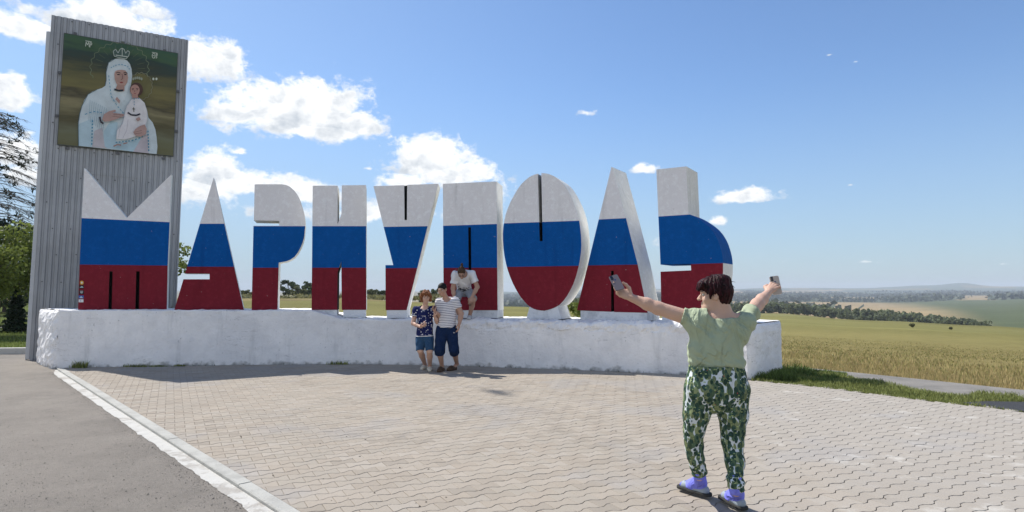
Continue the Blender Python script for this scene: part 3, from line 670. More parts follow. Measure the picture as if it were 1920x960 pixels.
def stickers():
    root, U, nrm = LET['M']
    mk = lambda n, c: mat(n, c, .5)
    W, Bk, Yl, Bl, Gy = mk('sticker_white', (.75, .75, .75)), mk('sticker_black', (.012, .012, .012)), mk('sticker_yellow', (.72, .42, .05)), mk('sticker_blue', (.03, .12, .42)), mk('sticker_grey', (.45, .55, .6))
    def quad(name, x, y, w, h, m, lift=.003, pts=None):
        pts = pts or [(-w, -h), (w, -h), (w, h), (-w, h)]
        mb = MB(); c = [U((x + a, y + b)) + nrm * lift for a, b in pts]; mb.prism(c, -nrm * .0015); return mb.build(name, m, root)
    quad('sticker', 153.4, 530, 0, 0, Yl, pts=[(3.6 * math.cos(a * .4189), 3.8 * math.sin(a * .4189)) for a in range(15)]); quad('sticker_print', 153.4, 530, 0, 0, W, .006, pts=[(1.7 * math.cos(a * .523), 1.8 * math.sin(a * .523)) for a in range(12)])
    quad('sticker', 153, 538, 4.4, 3.0, Bk); quad('sticker_print', 153, 538.3, 0, 0, Gy, .006, pts=[(-3.8, 1), (-1, -1), (.6, -1.8), (2.2, -.8), (3.8, 1)])
    quad('sticker', 153, 548, 4.5, 3.4, Bk); quad('sticker_print', 153, 547.8, 2.4, .6, W, .006); quad('sticker_print', 153, 545.9, 3, .35, Gy, .006); quad('sticker_print', 153, 549.8, 1.8, .35, Gy, .006)
    quad('sticker', 152.3, 556.8, 4.7, 2.7, Bl); quad('sticker_print', 152.3, 557, 0, 0, Gy, .006, pts=[(-4, 2), (-1.5, -.2), (0, -2), (1.6, -.2), (4, 2)])
    quad('sticker', 152, 564, 4.5, 2.7, W); quad('sticker_print', 151, 564, 1.2, 1.6, Gy, .006)
stickers()

# ------------------------------------------------------------------ corrugated tower
TL = P(97, 27, 14.0)
def find_y(px, py, z):
    lo, hi = 8.0, 40.0
    for _ in range(60):
        mid = (lo + hi) / 2
        if P(px, py, mid).z < z: lo = mid
        else: hi = mid
    return lo
TR = P(352, 75, find_y(352, 75, TL.z))
TU = Vector((TR.x - TL.x, TR.y - TL.y, 0)); TW = TU.length; TU.normalize(); TN = Vector((TU.y, -TU.x, 0)); TO = Vector((TL.x, TL.y, 0)); TH_ = TL.z
def make_tower():
    root = empty('tower', (TO.x, TO.y, 0), 'tall grey corrugated metal tower at the left end of the wall', 'tower')
    m = mat('zinc_sheet', (.36, .365, .385), .42, var=.10, vscale=1.5, bump=.5, bscale=9, col2=(.31, .315, .33), thr=(.42, .6), spec=.4, metal=.35)
    m2 = mat('zinc_trim', (.50, .51, .53), .4, var=.08, vscale=2, metal=.3, spec=.4)
    md = mat('screw_steel', (.07, .07, .075), .5, metal=.3)
    PER, HT = .118, .022
    def sheet(name, u0, u1, z0, z1, off):
        us = []; k = 0; u = u0
        prof = [(0, 0), (.52, 0), (.62, 1), (.90, 1)]
        i0 = int(u0 / PER) - 1
        pts = []
        for i in range(i0, int(u1 / PER) + 2):
            for a, h in prof: pts.append(((i + a) * PER, -h * HT))
        ptc = [q for q in pts if u0 < q[0] < u1]
        inter = lambda u: np.interp(u, [q[0] for q in pts], [q[1] for q in pts])
        ptc = [(u0, inter(u0))] + ptc + [(u1, inter(u1))]
        vs, fs = [], []
        zs = np.linspace(z0, z1, 9)
        for a, d in ptc:
            for z in zs:
                w = .006 * mnoise.noise(Vector((a * 1.2, z * .9, off * 50)))
                vs.append(TO + TU * a + TN * (d + off + w) + Vector((0, 0, z)))
        nz = len(zs)
        for i in range(len(ptc) - 1):
            for k in range(nz - 1): fs.append((i * nz + k, (i + 1) * nz + k, (i + 1) * nz + k + 1, i * nz + k + 1))
        # turned back edge gives the sheet thickness
        n0 = len(vs); vs += [v - TN * .002 for v in vs[:n0]]; fs += [tuple(q + n0 for q in f[::-1]) for f in fs[:]]
        return mesh(name, vs, fs, m, root)
    zs = PL(200, 327, TO, TN).z
    ws = [0, TW * .34, TW * .67, TW]
    for i in range(3):
        sheet('metal_sheet', ws[i], ws[i + 1], zs - .03, TH_ + random.uniform(-.02, .0), .022 + .003 * (i % 2))
        sheet('metal_sheet', ws[i], ws[i + 1], -.05, zs, .010 + .003 * ((i + 1) % 2))
    mb = MB(); zt = TH_ - .42
    mb.prism([TO - TU * .0 - TN * .035 + Vector((0, 0, -.05)), TO + TU * (TW - .01) - TN * .035 + Vector((0, 0, -.05)), TO + TU * (TW - .01) - TN * .035 + Vector((0, 0, TH_ - .03)), TO + TU * .0 - TN * .035 + Vector((0, 0, TH_ - .03)), TO - TU * .0 - TN * .035 + Vector((0, 0, TH_ - .5))], -TN * .75); mb.build('core', m, root)
    mb = MB(); mb.box(TO - TU * .032 - TN * .03 + Vector((0, 0, zt / 2)), TU * .026, TN * .025, Vector((0, 0, zt / 2))); mb.build('corner_trim', m2, root)
    mb = MB(); mb.box(TO - TU * .068 - TN * .09 + Vector((0, 0, zt / 2 - .01)), TU * .012, TN * .085, Vector((0, 0, zt / 2))); mb.build('side_sheet', m2, root)
    mb = MB(); mb.box(TO + TU * (TW + .008) - TN * .06 + Vector((0, 0, TH_ / 2)), TU * .008, TN * .09, Vector((0, 0, TH_ / 2 - .02))); mb.build('corner_trim', m2, root)
    mb = MB()
    for z in np.arange(.5, TH_ - .1, .62):
        for i in range(1, int(TW / PER)):
            if (i + int(z / .62)) % 3: continue
            u = (i + .26) * PER + random.uniform(-.02, .02); c = TO + TU * u + TN * (.036 if z > zs else .020) + Vector((0, 0, z + random.uniform(-.03, .03)))
            mb.box(c, TU * .011, TN * .008, Vector((0, 0, .011)))
    tag(mb.build('screws', md, root), kind='stuff')
make_tower()

# ------------------------------------------------------------------ painted panel on the tower
def make_icon():
    off = .085; o = TO + TN * off
    Q = lambda zx, zy, l=0.0: PL(40 + zx * .32289, 20 + zy * .32292, o, TN) + TN * l
    ctr = Q(560, 500)
    root = empty('picture_panel', ctr, 'painted panel of a veiled mother holding a child, high on the tower', 'picture')
    m = bpy.data.materials.new('panel_print'); m.use_nodes = True; nt = m.node_tree; b = nt.nodes['Principled BSDF']; b.inputs['Roughness'].default_value = .45
    g = nd(nt, 'ShaderNodeTexCoord'); sp = nd(nt, 'ShaderNodeSeparateXYZ'); nt.links.new(g.outputs['Generated'], sp.inputs[0])
    mp = nd(nt, 'ShaderNodeMapping'); mp.inputs['Scale'].default_value = (.8, .8, 7.0); nt.links.new(g.outputs['Generated'], mp.inputs[0])
    n = nd(nt, 'ShaderNodeTexNoise'); n.inputs['Scale'].default_value = 2.2; n.inputs['Detail'].default_value = 6; n.inputs['Roughness'].default_value = .55; nt.links.new(mp.outputs[0], n.inputs['Vector'])
    v = mth(nt, 'ADD', sp.outputs[2], mth(nt, 'MULTIPLY', mth(nt, 'SUBTRACT', n.outputs[0], .5), .30))
    cr = nd(nt, 'ShaderNodeValToRGB'); nt.links.new(v, cr.inputs[0]); e = cr.color_ramp.elements
    e[0].position = 0; e[0].color = hexc(96, 92, 52) + (1,); e[1].position = 1; e[1].color = hexc(38, 78, 56) + (1,)
    for p, c in ((.12, (104, 104, 76)), (.25, (74, 66, 26)), (.38, (132, 122, 84)), (.47, (62, 54, 22)), (.56, (112, 102, 50)), (.68, (88, 84, 40)), (.78, (36, 48, 30)), (.86, (22, 52, 42)), (.93, (52, 84, 48))):
        k = e.new(p); k.color = hexc(*c) + (1,)
    nt.links.new(cr.outputs[0], b.inputs['Base Color'])
    mb = MB(); c = [Q(247, 128), Q(911, 247), Q(884, 846), Q(206, 777)]; mb.prism(c[::-1], -TN * .03); board = mb.build('board', m, root)
    frame = mat('panel_rim', (.10, .11, .10), .6); mb = MB()
    for i in range(4):
        a, bb = c[i], c[(i + 1) % 4]; d = (bb - a).normalized(); w = TN.cross(d)
        mb.prism([a - TN * .034, bb - TN * .034, bb - TN * .034 - w * .012, a - TN * .034 - w * .012], TN * .040)
    mb.build('rim', frame, root)
    clip = mat('clip_steel', (.12, .12, .13), .5, metal=.4)
    for zx, zy in ((312, 130), (590, 183), (833, 229), (222, 357), (205, 607), (910, 467), (900, 698), (267, 797), (560, 826), (827, 856)):
        mb = MB(); q = Q(zx, zy); mb.box(q - TN * .03, TU * .035, TN * .014, Vector((0, 0, .028))); mb.build('mounting_clip', clip, root)
    lay = [0]
    def shape(name, pts, col, rough=.5):
        lay[0] += 1; l = .0012 * lay[0] + .001; key = 'print_%d_%d_%d' % col
        mm = bpy.data.materials.get(key) or mat(key, hexc(*col), rough, var=.16, vscale=4.5, col2=tuple(q * .86 for q in hexc(*col)), thr=(.4, .62))
        V = [Q(x, y, l) for x, y in pts]; T = tessellate_polygon([V]); Fc = []
        for t in T:
            a, bb, c = [V[i] for i in t]; Fc.append(tuple(t) if (bb - a).cross(c - a).dot(TN) > 0 else tuple(t[::-1]))
        parts.setdefault(key, (mm, MB()))[1].add(V, Fc)
    parts = {}
    ell = lambda cx, cy, rx, ry, n=22, a0=0, a1=6.2832: [(cx + rx * math.cos(a0 + (a1 - a0) * i / n), cy + ry * math.sin(a0 + (a1 - a0) * i / n)) for i in range(n)]
    def line(pts, w, col):
        for (x0, y0), (x1, y1) in zip(pts, pts[1:]):
            L = math.hypot(x1 - x0, y1 - y0) or 1; nx, ny = -(y1 - y0) / L * w, (x1 - x0) / L * w
            shape('l', [(x0 + nx, y0 + ny), (x1 + nx, y1 + ny), (x1 - nx, y1 - ny), (x0 - nx, y0 - ny)], col); lay[0] -= 1
        lay[0] += 1
    def dash(pts, w, col, step=18, frac=.55):
        acc = []
        for (x0, y0), (x1, y1) in zip(pts, pts[1:]):
            L = math.hypot(x1 - x0, y1 - y0); k = max(1, int(L / step))
            for i in range(k): 
                t0, t1 = i / k, (i + frac) / k; line([(x0 + (x1 - x0) * t0, y0 + (y1 - y0) * t0), (x0 + (x1 - x0) * t1, y0 + (y1 - y0) * t1)], w, col); lay[0] -= 1
        lay[0] += 1
    # halos
    hal = [(570 + (168 + 6 * math.sin(a * 24)) * math.cos(a), 335 + (150 + 6 * math.sin(a * 24)) * math.sin(a)) for a in np.linspace(2.75, 6.7, 90)]
    line(hal, 1.7, (118, 130, 100))
    for a in np.linspace(3.3, 6.3, 13): line([(570 + 105 * math.cos(a), 335 + 95 * math.sin(a)), (570 + 150 * math.cos(a), 335 + 134 * math.sin(a))], .9, (104, 116, 84))
    shape('h', ell(692, 440, 66, 74), (112, 106, 66)); h2 = [(692 + (68 + 4 * math.sin(a * 16)) * math.cos(a), 440 + (78 + 4 * math.sin(a * 16)) * math.sin(a)) for a in np.linspace(0, 6.283, 60)]
    line(h2, 1.5, (140, 138, 112))
    # robe and veil
    robe = [(332, 786), (330, 650), (340, 600), (352, 556), (366, 520), (388, 488), (412, 471), (440, 460), (470, 450), (487, 438), (494, 405), (493, 360), (497, 330), (507, 304), (524, 289), (545, 281), (570, 278), (594, 281), (615, 292), (631, 312), (640, 340), (643, 372), (640, 410), (633, 450), (640, 480), (690, 512), (716, 540), (730, 580), (738, 622), (762, 650), (778, 690), (786, 740), (790, 790), (786, 834)]
    shape('r', robe, (206, 216, 220))
    shape('s', [(332, 786), (331, 660), (380, 640), (416, 628), (410, 700), (412, 793)], (184, 205, 214)); shape('s', [(470, 795), (480, 700), (520, 640), (560, 650), (548, 770), (640, 760), (700, 735), (650, 820)], (178, 203, 214))
    shape('s', [(425, 700), (470, 680), (485, 790), (500, 800), (412, 793)], (196, 188, 192)); shape('s', [(650, 820), (700, 735), (735, 720), (740, 829)], (196, 186, 192))
    shape('i', [(508, 420), (512, 360), (528, 332), (560, 318), (600, 322), (624, 345), (630, 400), (620, 460), (600, 520), (560, 560), (530, 500)], (214, 222, 225))
    line([(352, 556), (340, 600), (331, 660), (333, 786)], 1.6, (84, 110, 120)); line([(487, 438), (494, 405), (493, 360), (507, 304), (545, 281)], 1.6, (92, 116, 126)); line([(440, 460), (388, 488), (352, 556)], 1.6, (92, 116, 126))
    for k in range(9): line([(400 + k * 12, 520 + k * 6), (392 + k * 10, 640 + k * 8)], 1.0, (146, 172, 184))
    # face
    shape('f', [(540, 372), (544, 356), (556, 349), (580, 346), (604, 350), (616, 366), (620, 392), (615, 420), (602, 440), (586, 448), (568, 442), (552, 426), (543, 402)], (186, 150, 138))
    shape('n', [(558, 430), (600, 436), (598, 470), (545, 466)], (172, 136, 124))
    line([(550, 366), (562, 360), (576, 366)], 2.2, (60, 44, 42)); line([(594, 366), (606, 361), (616, 368)], 2.2, (60, 44, 42))
    shape('e', ell(564, 374, 9, 3.6, 10), (44, 34, 36)); shape('e', ell(604, 374, 8, 3.6, 10), (44, 34, 36)); line([(585, 370), (589, 398), (578, 404)], 1.6, (128, 86, 78)); shape('m', ell(582, 420, 10, 4, 10), (150, 66, 66))
    line([(540, 460), (565, 468), (592, 466)], 5, (34, 40, 50))
    # crown
    shape('c', [(540, 268), (534, 240), (542, 226), (556, 232), (566, 246), (574, 226), (586, 220), (598, 228), (604, 248), (614, 234), (628, 240), (626, 262), (612, 280), (560, 274)], (74, 96, 88))
    line([(540, 268), (534, 240), (548, 228), (562, 250), (574, 228), (586, 222), (598, 230), (606, 252), (618, 236), (629, 244), (624, 266), (608, 284), (560, 275), (540, 268)], 1.9, (188, 196, 186)); line([(548, 262), (616, 272)], 2.2, (206, 212, 200)); line([(586, 222), (586, 268)], 1.8, (206, 212, 200))
    dash([(520, 336), (545, 322), (580, 316), (616, 326), (634, 350)], 2, (96, 158, 182), 14)
    dash([(508, 380), (522, 500), (560, 560), (600, 606)], 2.2, (96, 158, 182)); dash([(370, 606), (420, 588), (478, 598)], 2.4, (84, 150, 178)); dash([(414, 640), (410, 790)], 3.6, (64, 136, 166)); dash([(735, 700), (740, 826)], 3.6, (64, 136, 166)); dash([(548, 768), (640, 758), (700, 738), (722, 690)], 3.2, (72, 142, 170))
    # child
    shape('b', [(640, 520), (664, 512), (690, 515), (716, 540), (730, 590), (732, 640), (712, 690), (660, 735), (600, 752), (552, 748), (556, 700), (590, 660), (600, 610), (612, 560)], (224, 219, 221))
    shape('k', ell(668, 462, 38, 40), (84, 58, 50)); shape('k', ell(660, 466, 27, 32), (190, 146, 134)); shape('k', [(640, 494), (676, 494), (680, 514), (646, 516)], (184, 142, 130))
    line([(642, 458), (654, 456)], 1.6, (64, 44, 42)); line([(666, 456), (680, 458)], 1.6, (64, 44, 42)); shape('e', ell(648, 464, 4.5, 2.2, 8), (44, 34, 36)); shape('e', ell(673, 464, 4.5, 2.2, 8), (44, 34, 36)); line([(660, 466), (656, 478)], 1.2, (130, 90, 84)); shape('m', ell(660, 486, 6, 2.4, 8), (160, 84, 82))
    line([(618, 596), (640, 610), (668, 612), (690, 604)], 4.5, (44, 48, 64)); line([(652, 566), (654, 592)], 2.2, (84, 84, 70)); line([(645, 575), (661, 576)], 2.2, (84, 84, 70)); dash([(655, 516), (656, 560)], 2.2, (104, 150, 176), 12); dash([(640, 512), (690, 516)], 2.2, (104, 150, 176), 12)
    for a in range(5): shape('g', ell(650 + a * 12, 402 - 6 * math.sin(a * .8), 6, 9, 8), (150, 156, 140))
    # hands
    shape('h1', [(470, 636), (482, 606), (512, 588), (548, 580), (550, 590), (530, 598), (596, 606), (598, 616), (560, 632), (520, 646), (484, 650)], (182, 148, 140)); line([(534, 606), (594, 612)], 1, (120, 92, 88)); line([(530, 618), (580, 624)], 1, (120, 92, 88))
    shape('h2', [(650, 712), (662, 692), (690, 674), (716, 666), (728, 690), (724, 722), (696, 736), (664, 732)], (182, 148, 140)); line([(660, 710), (700, 700)], 1, (120, 92, 88)); line([(660, 720), (700, 714)], 1, (120, 92, 88)); shape('h3', [(664, 634), (684, 622), (694, 636), (676, 648)], (182, 148, 140)); shape('h3', [(546, 520), (556, 506), (574, 528), (570, 546)], (182, 148, 140))
    line([(456, 622), (462, 650), (478, 662)], 5.5, (60, 54, 64))
    line([(536, 792), (560, 782), (580, 786)], 4, (168, 134, 126)); line([(592, 778), (616, 772)], 3.5, (168, 134, 126))
    for s, sg in ((1, 1),):
        line([(590, 640), (570, 700), (566, 740)], 1.2, (184, 176, 182)); line([(620, 640), (612, 700), (590, 745)], 1.2, (184, 176, 182))
    # abbreviations
    W = (206, 210, 196)
    for seg in ([(375, 216), (378, 190), (386, 208), (394, 190), (396, 220)], [(400, 222), (402, 194), (411, 197), (410, 208), (402, 207)], [(374, 184), (410, 190)]): line(seg, 1.8, W)
    line(ell(768, 270, 9, 14, 12) + [(777, 270)], 1.8, W); line([(762, 268), (774, 271)], 1.6, W); line([(784, 256), (786, 282), (780, 284)], 1.8, W); line([(790, 258), (788, 270)], 1.8, W); line([(758, 250), (790, 256)], 1.6, W)
    for x in (766, 784): shape('d', ell(x, 404, 6, 8, 8), W)
    V, Fc, MI, MM = [], [], [], []
    for i, (k, (mm, mb)) in enumerate(parts.items()):
        b = len(V); V += mb.v; Fc += [tuple(q + b for q in f) for f in mb.f]; MI += [i] * len(mb.f); MM.append(mm)
    tag(mesh('painting', V, Fc, MM, board, MI), kind='stuff')
make_icon()
# ------------------------------------------------------------------ vegetation
def leafmat(name, col, var=.5, trans=.35):
    m = mat(name, col, .6, trans=trans, spec=.2); nt = m.node_tree; b = nt.nodes['Principled BSDF']
    ge = nd(nt, 'ShaderNodeNewGeometry'); v = mth(nt, 'ADD', 1 - var / 2, mth(nt, 'MULTIPLY', ge.outputs['Random Per Island'], var))
    cc = nd(nt, 'ShaderNodeCombineColor'); [nt.links.new(v, cc.inputs[i]) for i in range(3)]
    o = mixc(nt, 1.0, col, cc.outputs[0], 'MULTIPLY'); nt.links.new(o, b.inputs['Base Color'])
    for n in nt.nodes:
        if n.type == 'BSDF_TRANSLUCENT': nt.links.new(o, n.inputs[0])
    return m
M_LEAF = leafmat('leaf_green', (.175, .215, .052)); M_LEAF2 = leafmat('leaf_dark', (.065, .095, .032)); M_LEAF3 = leafmat('leaf_olive', (.14, .155, .065))
M_GRASS = leafmat('grass_green', (.225, .25, .08), .9); M_GOLD = leafmat('wheat_gold', (.42, .325, .155), .5, .35); M_NEEDLE = leafmat('needle_dark', (.022, .040, .022), .6, .1)
M_BARK = mat('bark', (.10, .08, .06), .95, var=.3, vscale=8, bump=2, bscale=30)
def leaf_cards(pts, sizes, rng, stretch=1.6, up=0.0):
    n = len(pts); a = rng.normal(size=(n, 3)); a[:, 2] += up; a /= np.linalg.norm(a, axis=1)[:, None]
    b = rng.normal(size=(n, 3)); b -= a * (a * b).sum(1)[:, None]; b /= np.linalg.norm(b, axis=1)[:, None]
    s = sizes[:, None]; V = np.stack([pts - a * s * stretch / 2, pts + b * s / 2, pts + a * s * stretch / 2, pts - b * s / 2], 1).reshape(-1, 3)
    return V, np.arange(n * 4).reshape(n, 4)
def np_mesh(name, V, Fq, mat_, parent=None):
    me = bpy.data.meshes.new(name); me.vertices.add(len(V)); me.vertices.foreach_set('co', np.ascontiguousarray(V, np.float32).ravel())
    k = Fq.shape[1]; me.loops.add(Fq.size); me.loops.foreach_set('vertex_index', np.ascontiguousarray(Fq, np.int32).ravel())
    me.polygons.add(len(Fq)); me.polygons.foreach_set('loop_start', np.arange(len(Fq), dtype=np.int32) * k)
    try: me.polygons.foreach_set('loop_total', np.full(len(Fq), k, np.int32))
    except Exception: pass
    me.update(calc_edges=True); me.validate(); me.materials.append(mat_); return link(name, me, parent)
def clumps(c, rad, n, rng, squash=.8):
    out = []
    for _ in range(n):
        v = rng.normal(size=3); v /= np.linalg.norm(v); v[2] = v[2] * squash
        r = rng.uniform(.45, 1.0) ** .6; out.append((np.array(c) + v * np.array(rad) * r, rng.uniform(.22, .42) * min(rad)))
    return out
def leafy_tree(name, base, h, crown_c, rad, nclump, nleaf, lsize, lm, label, cat='tree', group=None, seed=1, trunk_r=.12, up=0):
    rng = np.random.default_rng(seed); root = empty(name, base, label, cat, group)
    cl = clumps(crown_c, rad, nclump, rng); mb = MB(); base = Vector(base); cc = Vector(crown_c)
    mid = base.lerp(cc, .55); mid.x += rng.uniform(-.1, .1) * h * .2
    mb.tube([base - Vector((0, 0, .1)), base.lerp(mid, .5), mid, cc + Vector((0, 0, rad[2] * .3))], [trunk_r * 1.25, trunk_r, trunk_r * .75, trunk_r * .25], 7)
    for k in range(min(9, nclump)):
        q = Vector(cl[k][0]); s = base.lerp(cc, rng.uniform(.45, .9)); mb.tube([s, s.lerp(q, .55) + Vector((0, 0, .08 * h * .3)), q], [trunk_r * .45, trunk_r * .28, trunk_r * .08], 5)
    mb.build('trunk', M_BARK, root)
    pts = []
    per = nleaf // nclump
    for c, r in cl:
        v = rng.normal(size=(per, 3)); v /= np.linalg.norm(v, axis=1)[:, None]; pts.append(c + v * r * rng.uniform(.3, 1.15, (per, 1)) ** .7 * np.array([1, 1, .75]))
    pts = np.concatenate(pts); V, Fq = leaf_cards(pts, rng.uniform(.6, 1.3, len(pts)) * lsize, rng, up=up)
    np_mesh('crown', V, Fq, lm, root); return root
def gz(px, Y):                                           # ground point under an image column at distance Y
    d = pray(px, 548); x = d.x / d.y * Y; r = math.hypot(x, Y); return Vector((x, Y, terrain_z(math.degrees(math.atan2(x, Y)), r)))
def upz(py, Y): return P(960, py, Y).z
def make_trees():
    b = gz(-5, 22); leafy_tree('leafy_tree', b, 4, (b.x + .1, b.y, 2.55), (1.65, 1.5, 1.75), 46, 11000, .085, M_LEAF, 'bushy green tree at the left edge, below the bare conifer', seed=3)
    b = gz(262, 27); leafy_tree('leafy_tree', b, 5, (b.x, b.y, 3.3), (2.05, 1.6, 1.5), 30, 5000, .10, M_LEAF, 'green tree hidden behind the tower, its leaves showing on the right', seed=5)
    # bare, half dead conifer with drooping branches
    b = gz(-34, 30); root = empty('bare_conifer', b, 'bare half dead conifer with drooping grey branches, at the left edge', 'tree'); mb = MB(); top = upz(196, 30); rng = np.random.default_rng(4)
    mb.tube([b - Vector((0, 0, .1)), b + Vector((.05, 0, top * .5)), b + Vector((.0, 0, top))], [.22, .15, .03], 7); mb.build('trunk', M_BARK, root)
    br = MB(); nv = []
    for k in range(120):
        z = rng.uniform(3.6, top * .98); az = rng.uniform(-1.2, 1.2) if k % 4 else rng.uniform(0, 6.28); L = (top - z) * .42 + .5 + rng.uniform(0, .7)
        d = Vector((math.cos(az), math.sin(az), 0)); p0 = b + Vector((0, 0, z)); pts = [p0 + d * (L * t) + Vector((0, 0, .10 * L * t - .42 * L * t * t + rng.uniform(-.06, .06) * L * t + .35 * L * max(0, t - .7))) for t in (0, .25, .5, .75, 1)]
        br.tube(pts, [.022, .016, .011, .007, .003], 5)
        for j in range(22):
            t = rng.uniform(.2, 1); i = int(min(3, t * 4)); q = pts[i].lerp(pts[i + 1], t * 4 - i); s = 1 if j % 2 else -1
            e = q + (d * rng.uniform(.1, .5) + Vector((-d.y, d.x, 0)) * s * rng.uniform(.1, .4) + Vector((0, 0, -rng.uniform(.05, .35)))) * rng.uniform(.5, 1.1)
            br.tube([q, e], [.008, .003], 3, False)
            if z < 5.2 or rng.random() < .05: nv += [np.array(q.lerp(e, rng.uniform(0, 1))) + rng.normal(size=3) * .05 for _ in range(14)]
    br.build('branches', mat('dead_bark', (.14, .12, .105), .95), root)
    V, Fq = leaf_cards(np.array(nv), rng.uniform(.03, .08, len(nv)), rng, 3.5); np_mesh('needles', V, Fq, M_NEEDLE, root)
    # small dark spruce
    b = gz(32, 24); root = empty('spruce', b, 'small dark spruce growing in the verge, left of the tower', 'tree'); h = 1.75; mb = MB(); mb.tube([b - Vector((0, 0, .1)), b + Vector((0, 0, h))], [.05, .01], 6); mb.build('trunk', M_BARK, root)
    t = rng.uniform(0, 1, 5200); rad = (1 - t) * .52 * rng.uniform(.2, 1, 5200) ** .5 * (.75 + .25 * np.sin(t * 60)); a = rng.uniform(0, 6.28, 5200)
    V, Fq = leaf_cards(np.stack([b.x + rad * np.cos(a), b.y + rad * np.sin(a), b.z + .12 + t * h - rad * .3], 1), rng.uniform(.05, .1, 5200), rng, 2.2); np_mesh('crown', V, Fq, M_NEEDLE, root)
    # hedge bushes further left behind the verge
    for px, Y, hh, w in ((-60, 40, 4.2, 3.0), (10, 46, 3.6, 2.6), (70, 44, 3.0, 2.2)):
        b = gz(px, Y); leafy_tree('leafy_shrub', b, hh, (b.x, b.y, b.z + hh * .55), (w, 1.6, hh * .5), 26, 3600, .16, M_LEAF2, {-60: 'tall dark shrub beyond the verge, cut by the left edge', 10: 'dark shrub beyond the verge, behind the small spruce', 70: 'dark shrub beyond the verge, beside the foot of the tower'}[px], 'shrub', 'shrubs beyond the verge', seed=px + 100)
    # trees on the horizon seen between the letters: (px, base y, top y, half width px, distance)
    far = [(541, 553, 521, 19, 150, M_LEAF2, 'rounded tree on the horizon, left of the pair between Р and И', 'tree'),
           (585, 552, 524, 17, 150, M_LEAF2, 'spreading tree on the horizon, half hidden behind the left edge of И', 'tree'),
           (560, 556, 536, 14, 140, M_LEAF3, 'low shrub between the two trees on the horizon', 'shrub'),
           (466, 559, 543, 13, 140, M_LEAF3, 'round green shrub on the horizon between А and Р', 'shrub'),
           (450, 556, 541, 8, 150, M_LEAF2, 'thin dark shrub on the horizon beside the right foot of А', 'shrub'),
           (577, 556, 540, 10, 145, M_LEAF2, 'dark shrub on the horizon touching the left edge of И', 'shrub'),
           (697, 556, 541, 12, 150, M_LEAF3, 'shrub on the horizon just right of И', 'shrub'),
           (716, 556, 543, 10, 150, M_LEAF2, 'dark shrub on the horizon at the left edge of У', 'shrub'),
           (818, 556, 534, 14, 150, M_LEAF2, 'tree on the horizon between У and the striped man', 'tree'),
           (792, 558, 543, 10, 145, M_LEAF3, 'shrub on the horizon behind the head of the woman in navy', 'shrub')]
    for i, (px, yb, yt, hw, Y, lm, lab, cat) in enumerate(far):
        b = gz(px, Y); zt = upz(yt, Y); z0 = b.z - .3; rx = hw / F * Y
        leafy_tree('leafy_tree' if cat == 'tree' else 'leafy_shrub', b, zt - z0, (b.x, b.y, z0 + (zt - z0) * .58), (rx, rx * .8, (zt - z0) * .42), 22, 2000, .30, lm, lab, cat, 'trees and shrubs on the horizon', seed=40 + i, trunk_r=.13)
    # bushy dry bank along the horizon: nobody could count its stems
    rng = np.random.default_rng(9); n = 9000; px = rng.uniform(340, 905, n); Y = rng.uniform(118, 142, n); X = (px - 960) / F * Y
    hgt = np.array([max(.1, .7 + 1.0 * mnoise.noise(Vector((x * .11, 2, 0))) + .5 * mnoise.noise(Vector((x * .5, 7, 0)))) for x in X]); zz = rng.uniform(0, 1, n) ** 1.3 * hgt
    V, Fq = leaf_cards(np.stack([X, Y, .1 + zz], 1), rng.uniform(.25, .6, n), rng, 1.4); tag(np_mesh('scrub', V, Fq, leafmat('scrub_olive', (.17, .165, .07), .8), None), 'dry olive scrub along the edge of the field behind the letters', 'scrub', kind='stuff')
    # bush behind the wall between О and Л
    d = pray(1077, 585); b = Vector((d.x / d.y * 14.6, 14.6, -.05)); leafy_tree('leafy_shrub', b, 1.3, (b.x, b.y, .82), (.36, .32, .50), 18, 1500, .055, M_LEAF, 'bright green shrub behind the wall between О and Л', 'shrub', seed=77, trunk_r=.02)
    for i, (px, py, hh, lab) in enumerate(((1707, 613, 7, 'lone small shrub in the field, below the tree belt'), (1778, 617, 4, 'low shrub in the field, middle one of three'), (1868, 617, 5, 'low shrub in the field, nearest the right edge'))):
        best = min(np.arange(60, 320, 2.0), key=lambda Y: abs(548 + F * (CAMZ - gz(px, Y).z) / Y - py)); b = gz(px, float(best)); hm = hh / F * best
        leafy_tree('leafy_shrub', b, hm, (b.x, b.y, b.z + hm * .6), (hm * .45, hm * .4, hm * .45), 9, 200, .22, leafmat('shrub_pale', (.17, .17, .075)), lab, 'shrub', 'shrubs in the field', seed=200 + i, trunk_r=.05)
    # tree belt across the field, then woods further out
    rng = np.random.default_rng(21); P_, S_ = [], []
    for azd in np.arange(3.5, 37.6, .085):
        r = BELT(azd) + rng.uniform(-12, 14); x, y = r * math.sin(R(azd)), r * math.cos(R(azd)); z = terrain_z(azd, r)
        h = rng.uniform(4.5, 7.5) * (1.0 if azd < 31 else max(.45, 1 - (azd - 31) * .07)) * (r / 400) ** .5; w = h * rng.uniform(.45, .7)
        for c, cr in clumps((x, y, z + h * .52), (w, w, h * .48), 7, rng):
            v = rng.normal(size=(22, 3)); v /= np.linalg.norm(v, axis=1)[:, None]; P_.append(c + v * cr * 1.1 * rng.uniform(.6, 1.1, (22, 1))); S_.append(np.full(22, .2 * h * .9))
    V, Fq = leaf_cards(np.concatenate(P_), np.concatenate(S_) * rng.uniform(.6, 1.3, sum(len(p) for p in P_)), rng, 1.3)
    tag(np_mesh('tree_belt', V, Fq, leafmat('belt_green', (.150, .175, .090), .5, .35)), 'long belt of green trees across the far end of the field', 'woodland', kind='stuff')
    P_, S_ = [], []
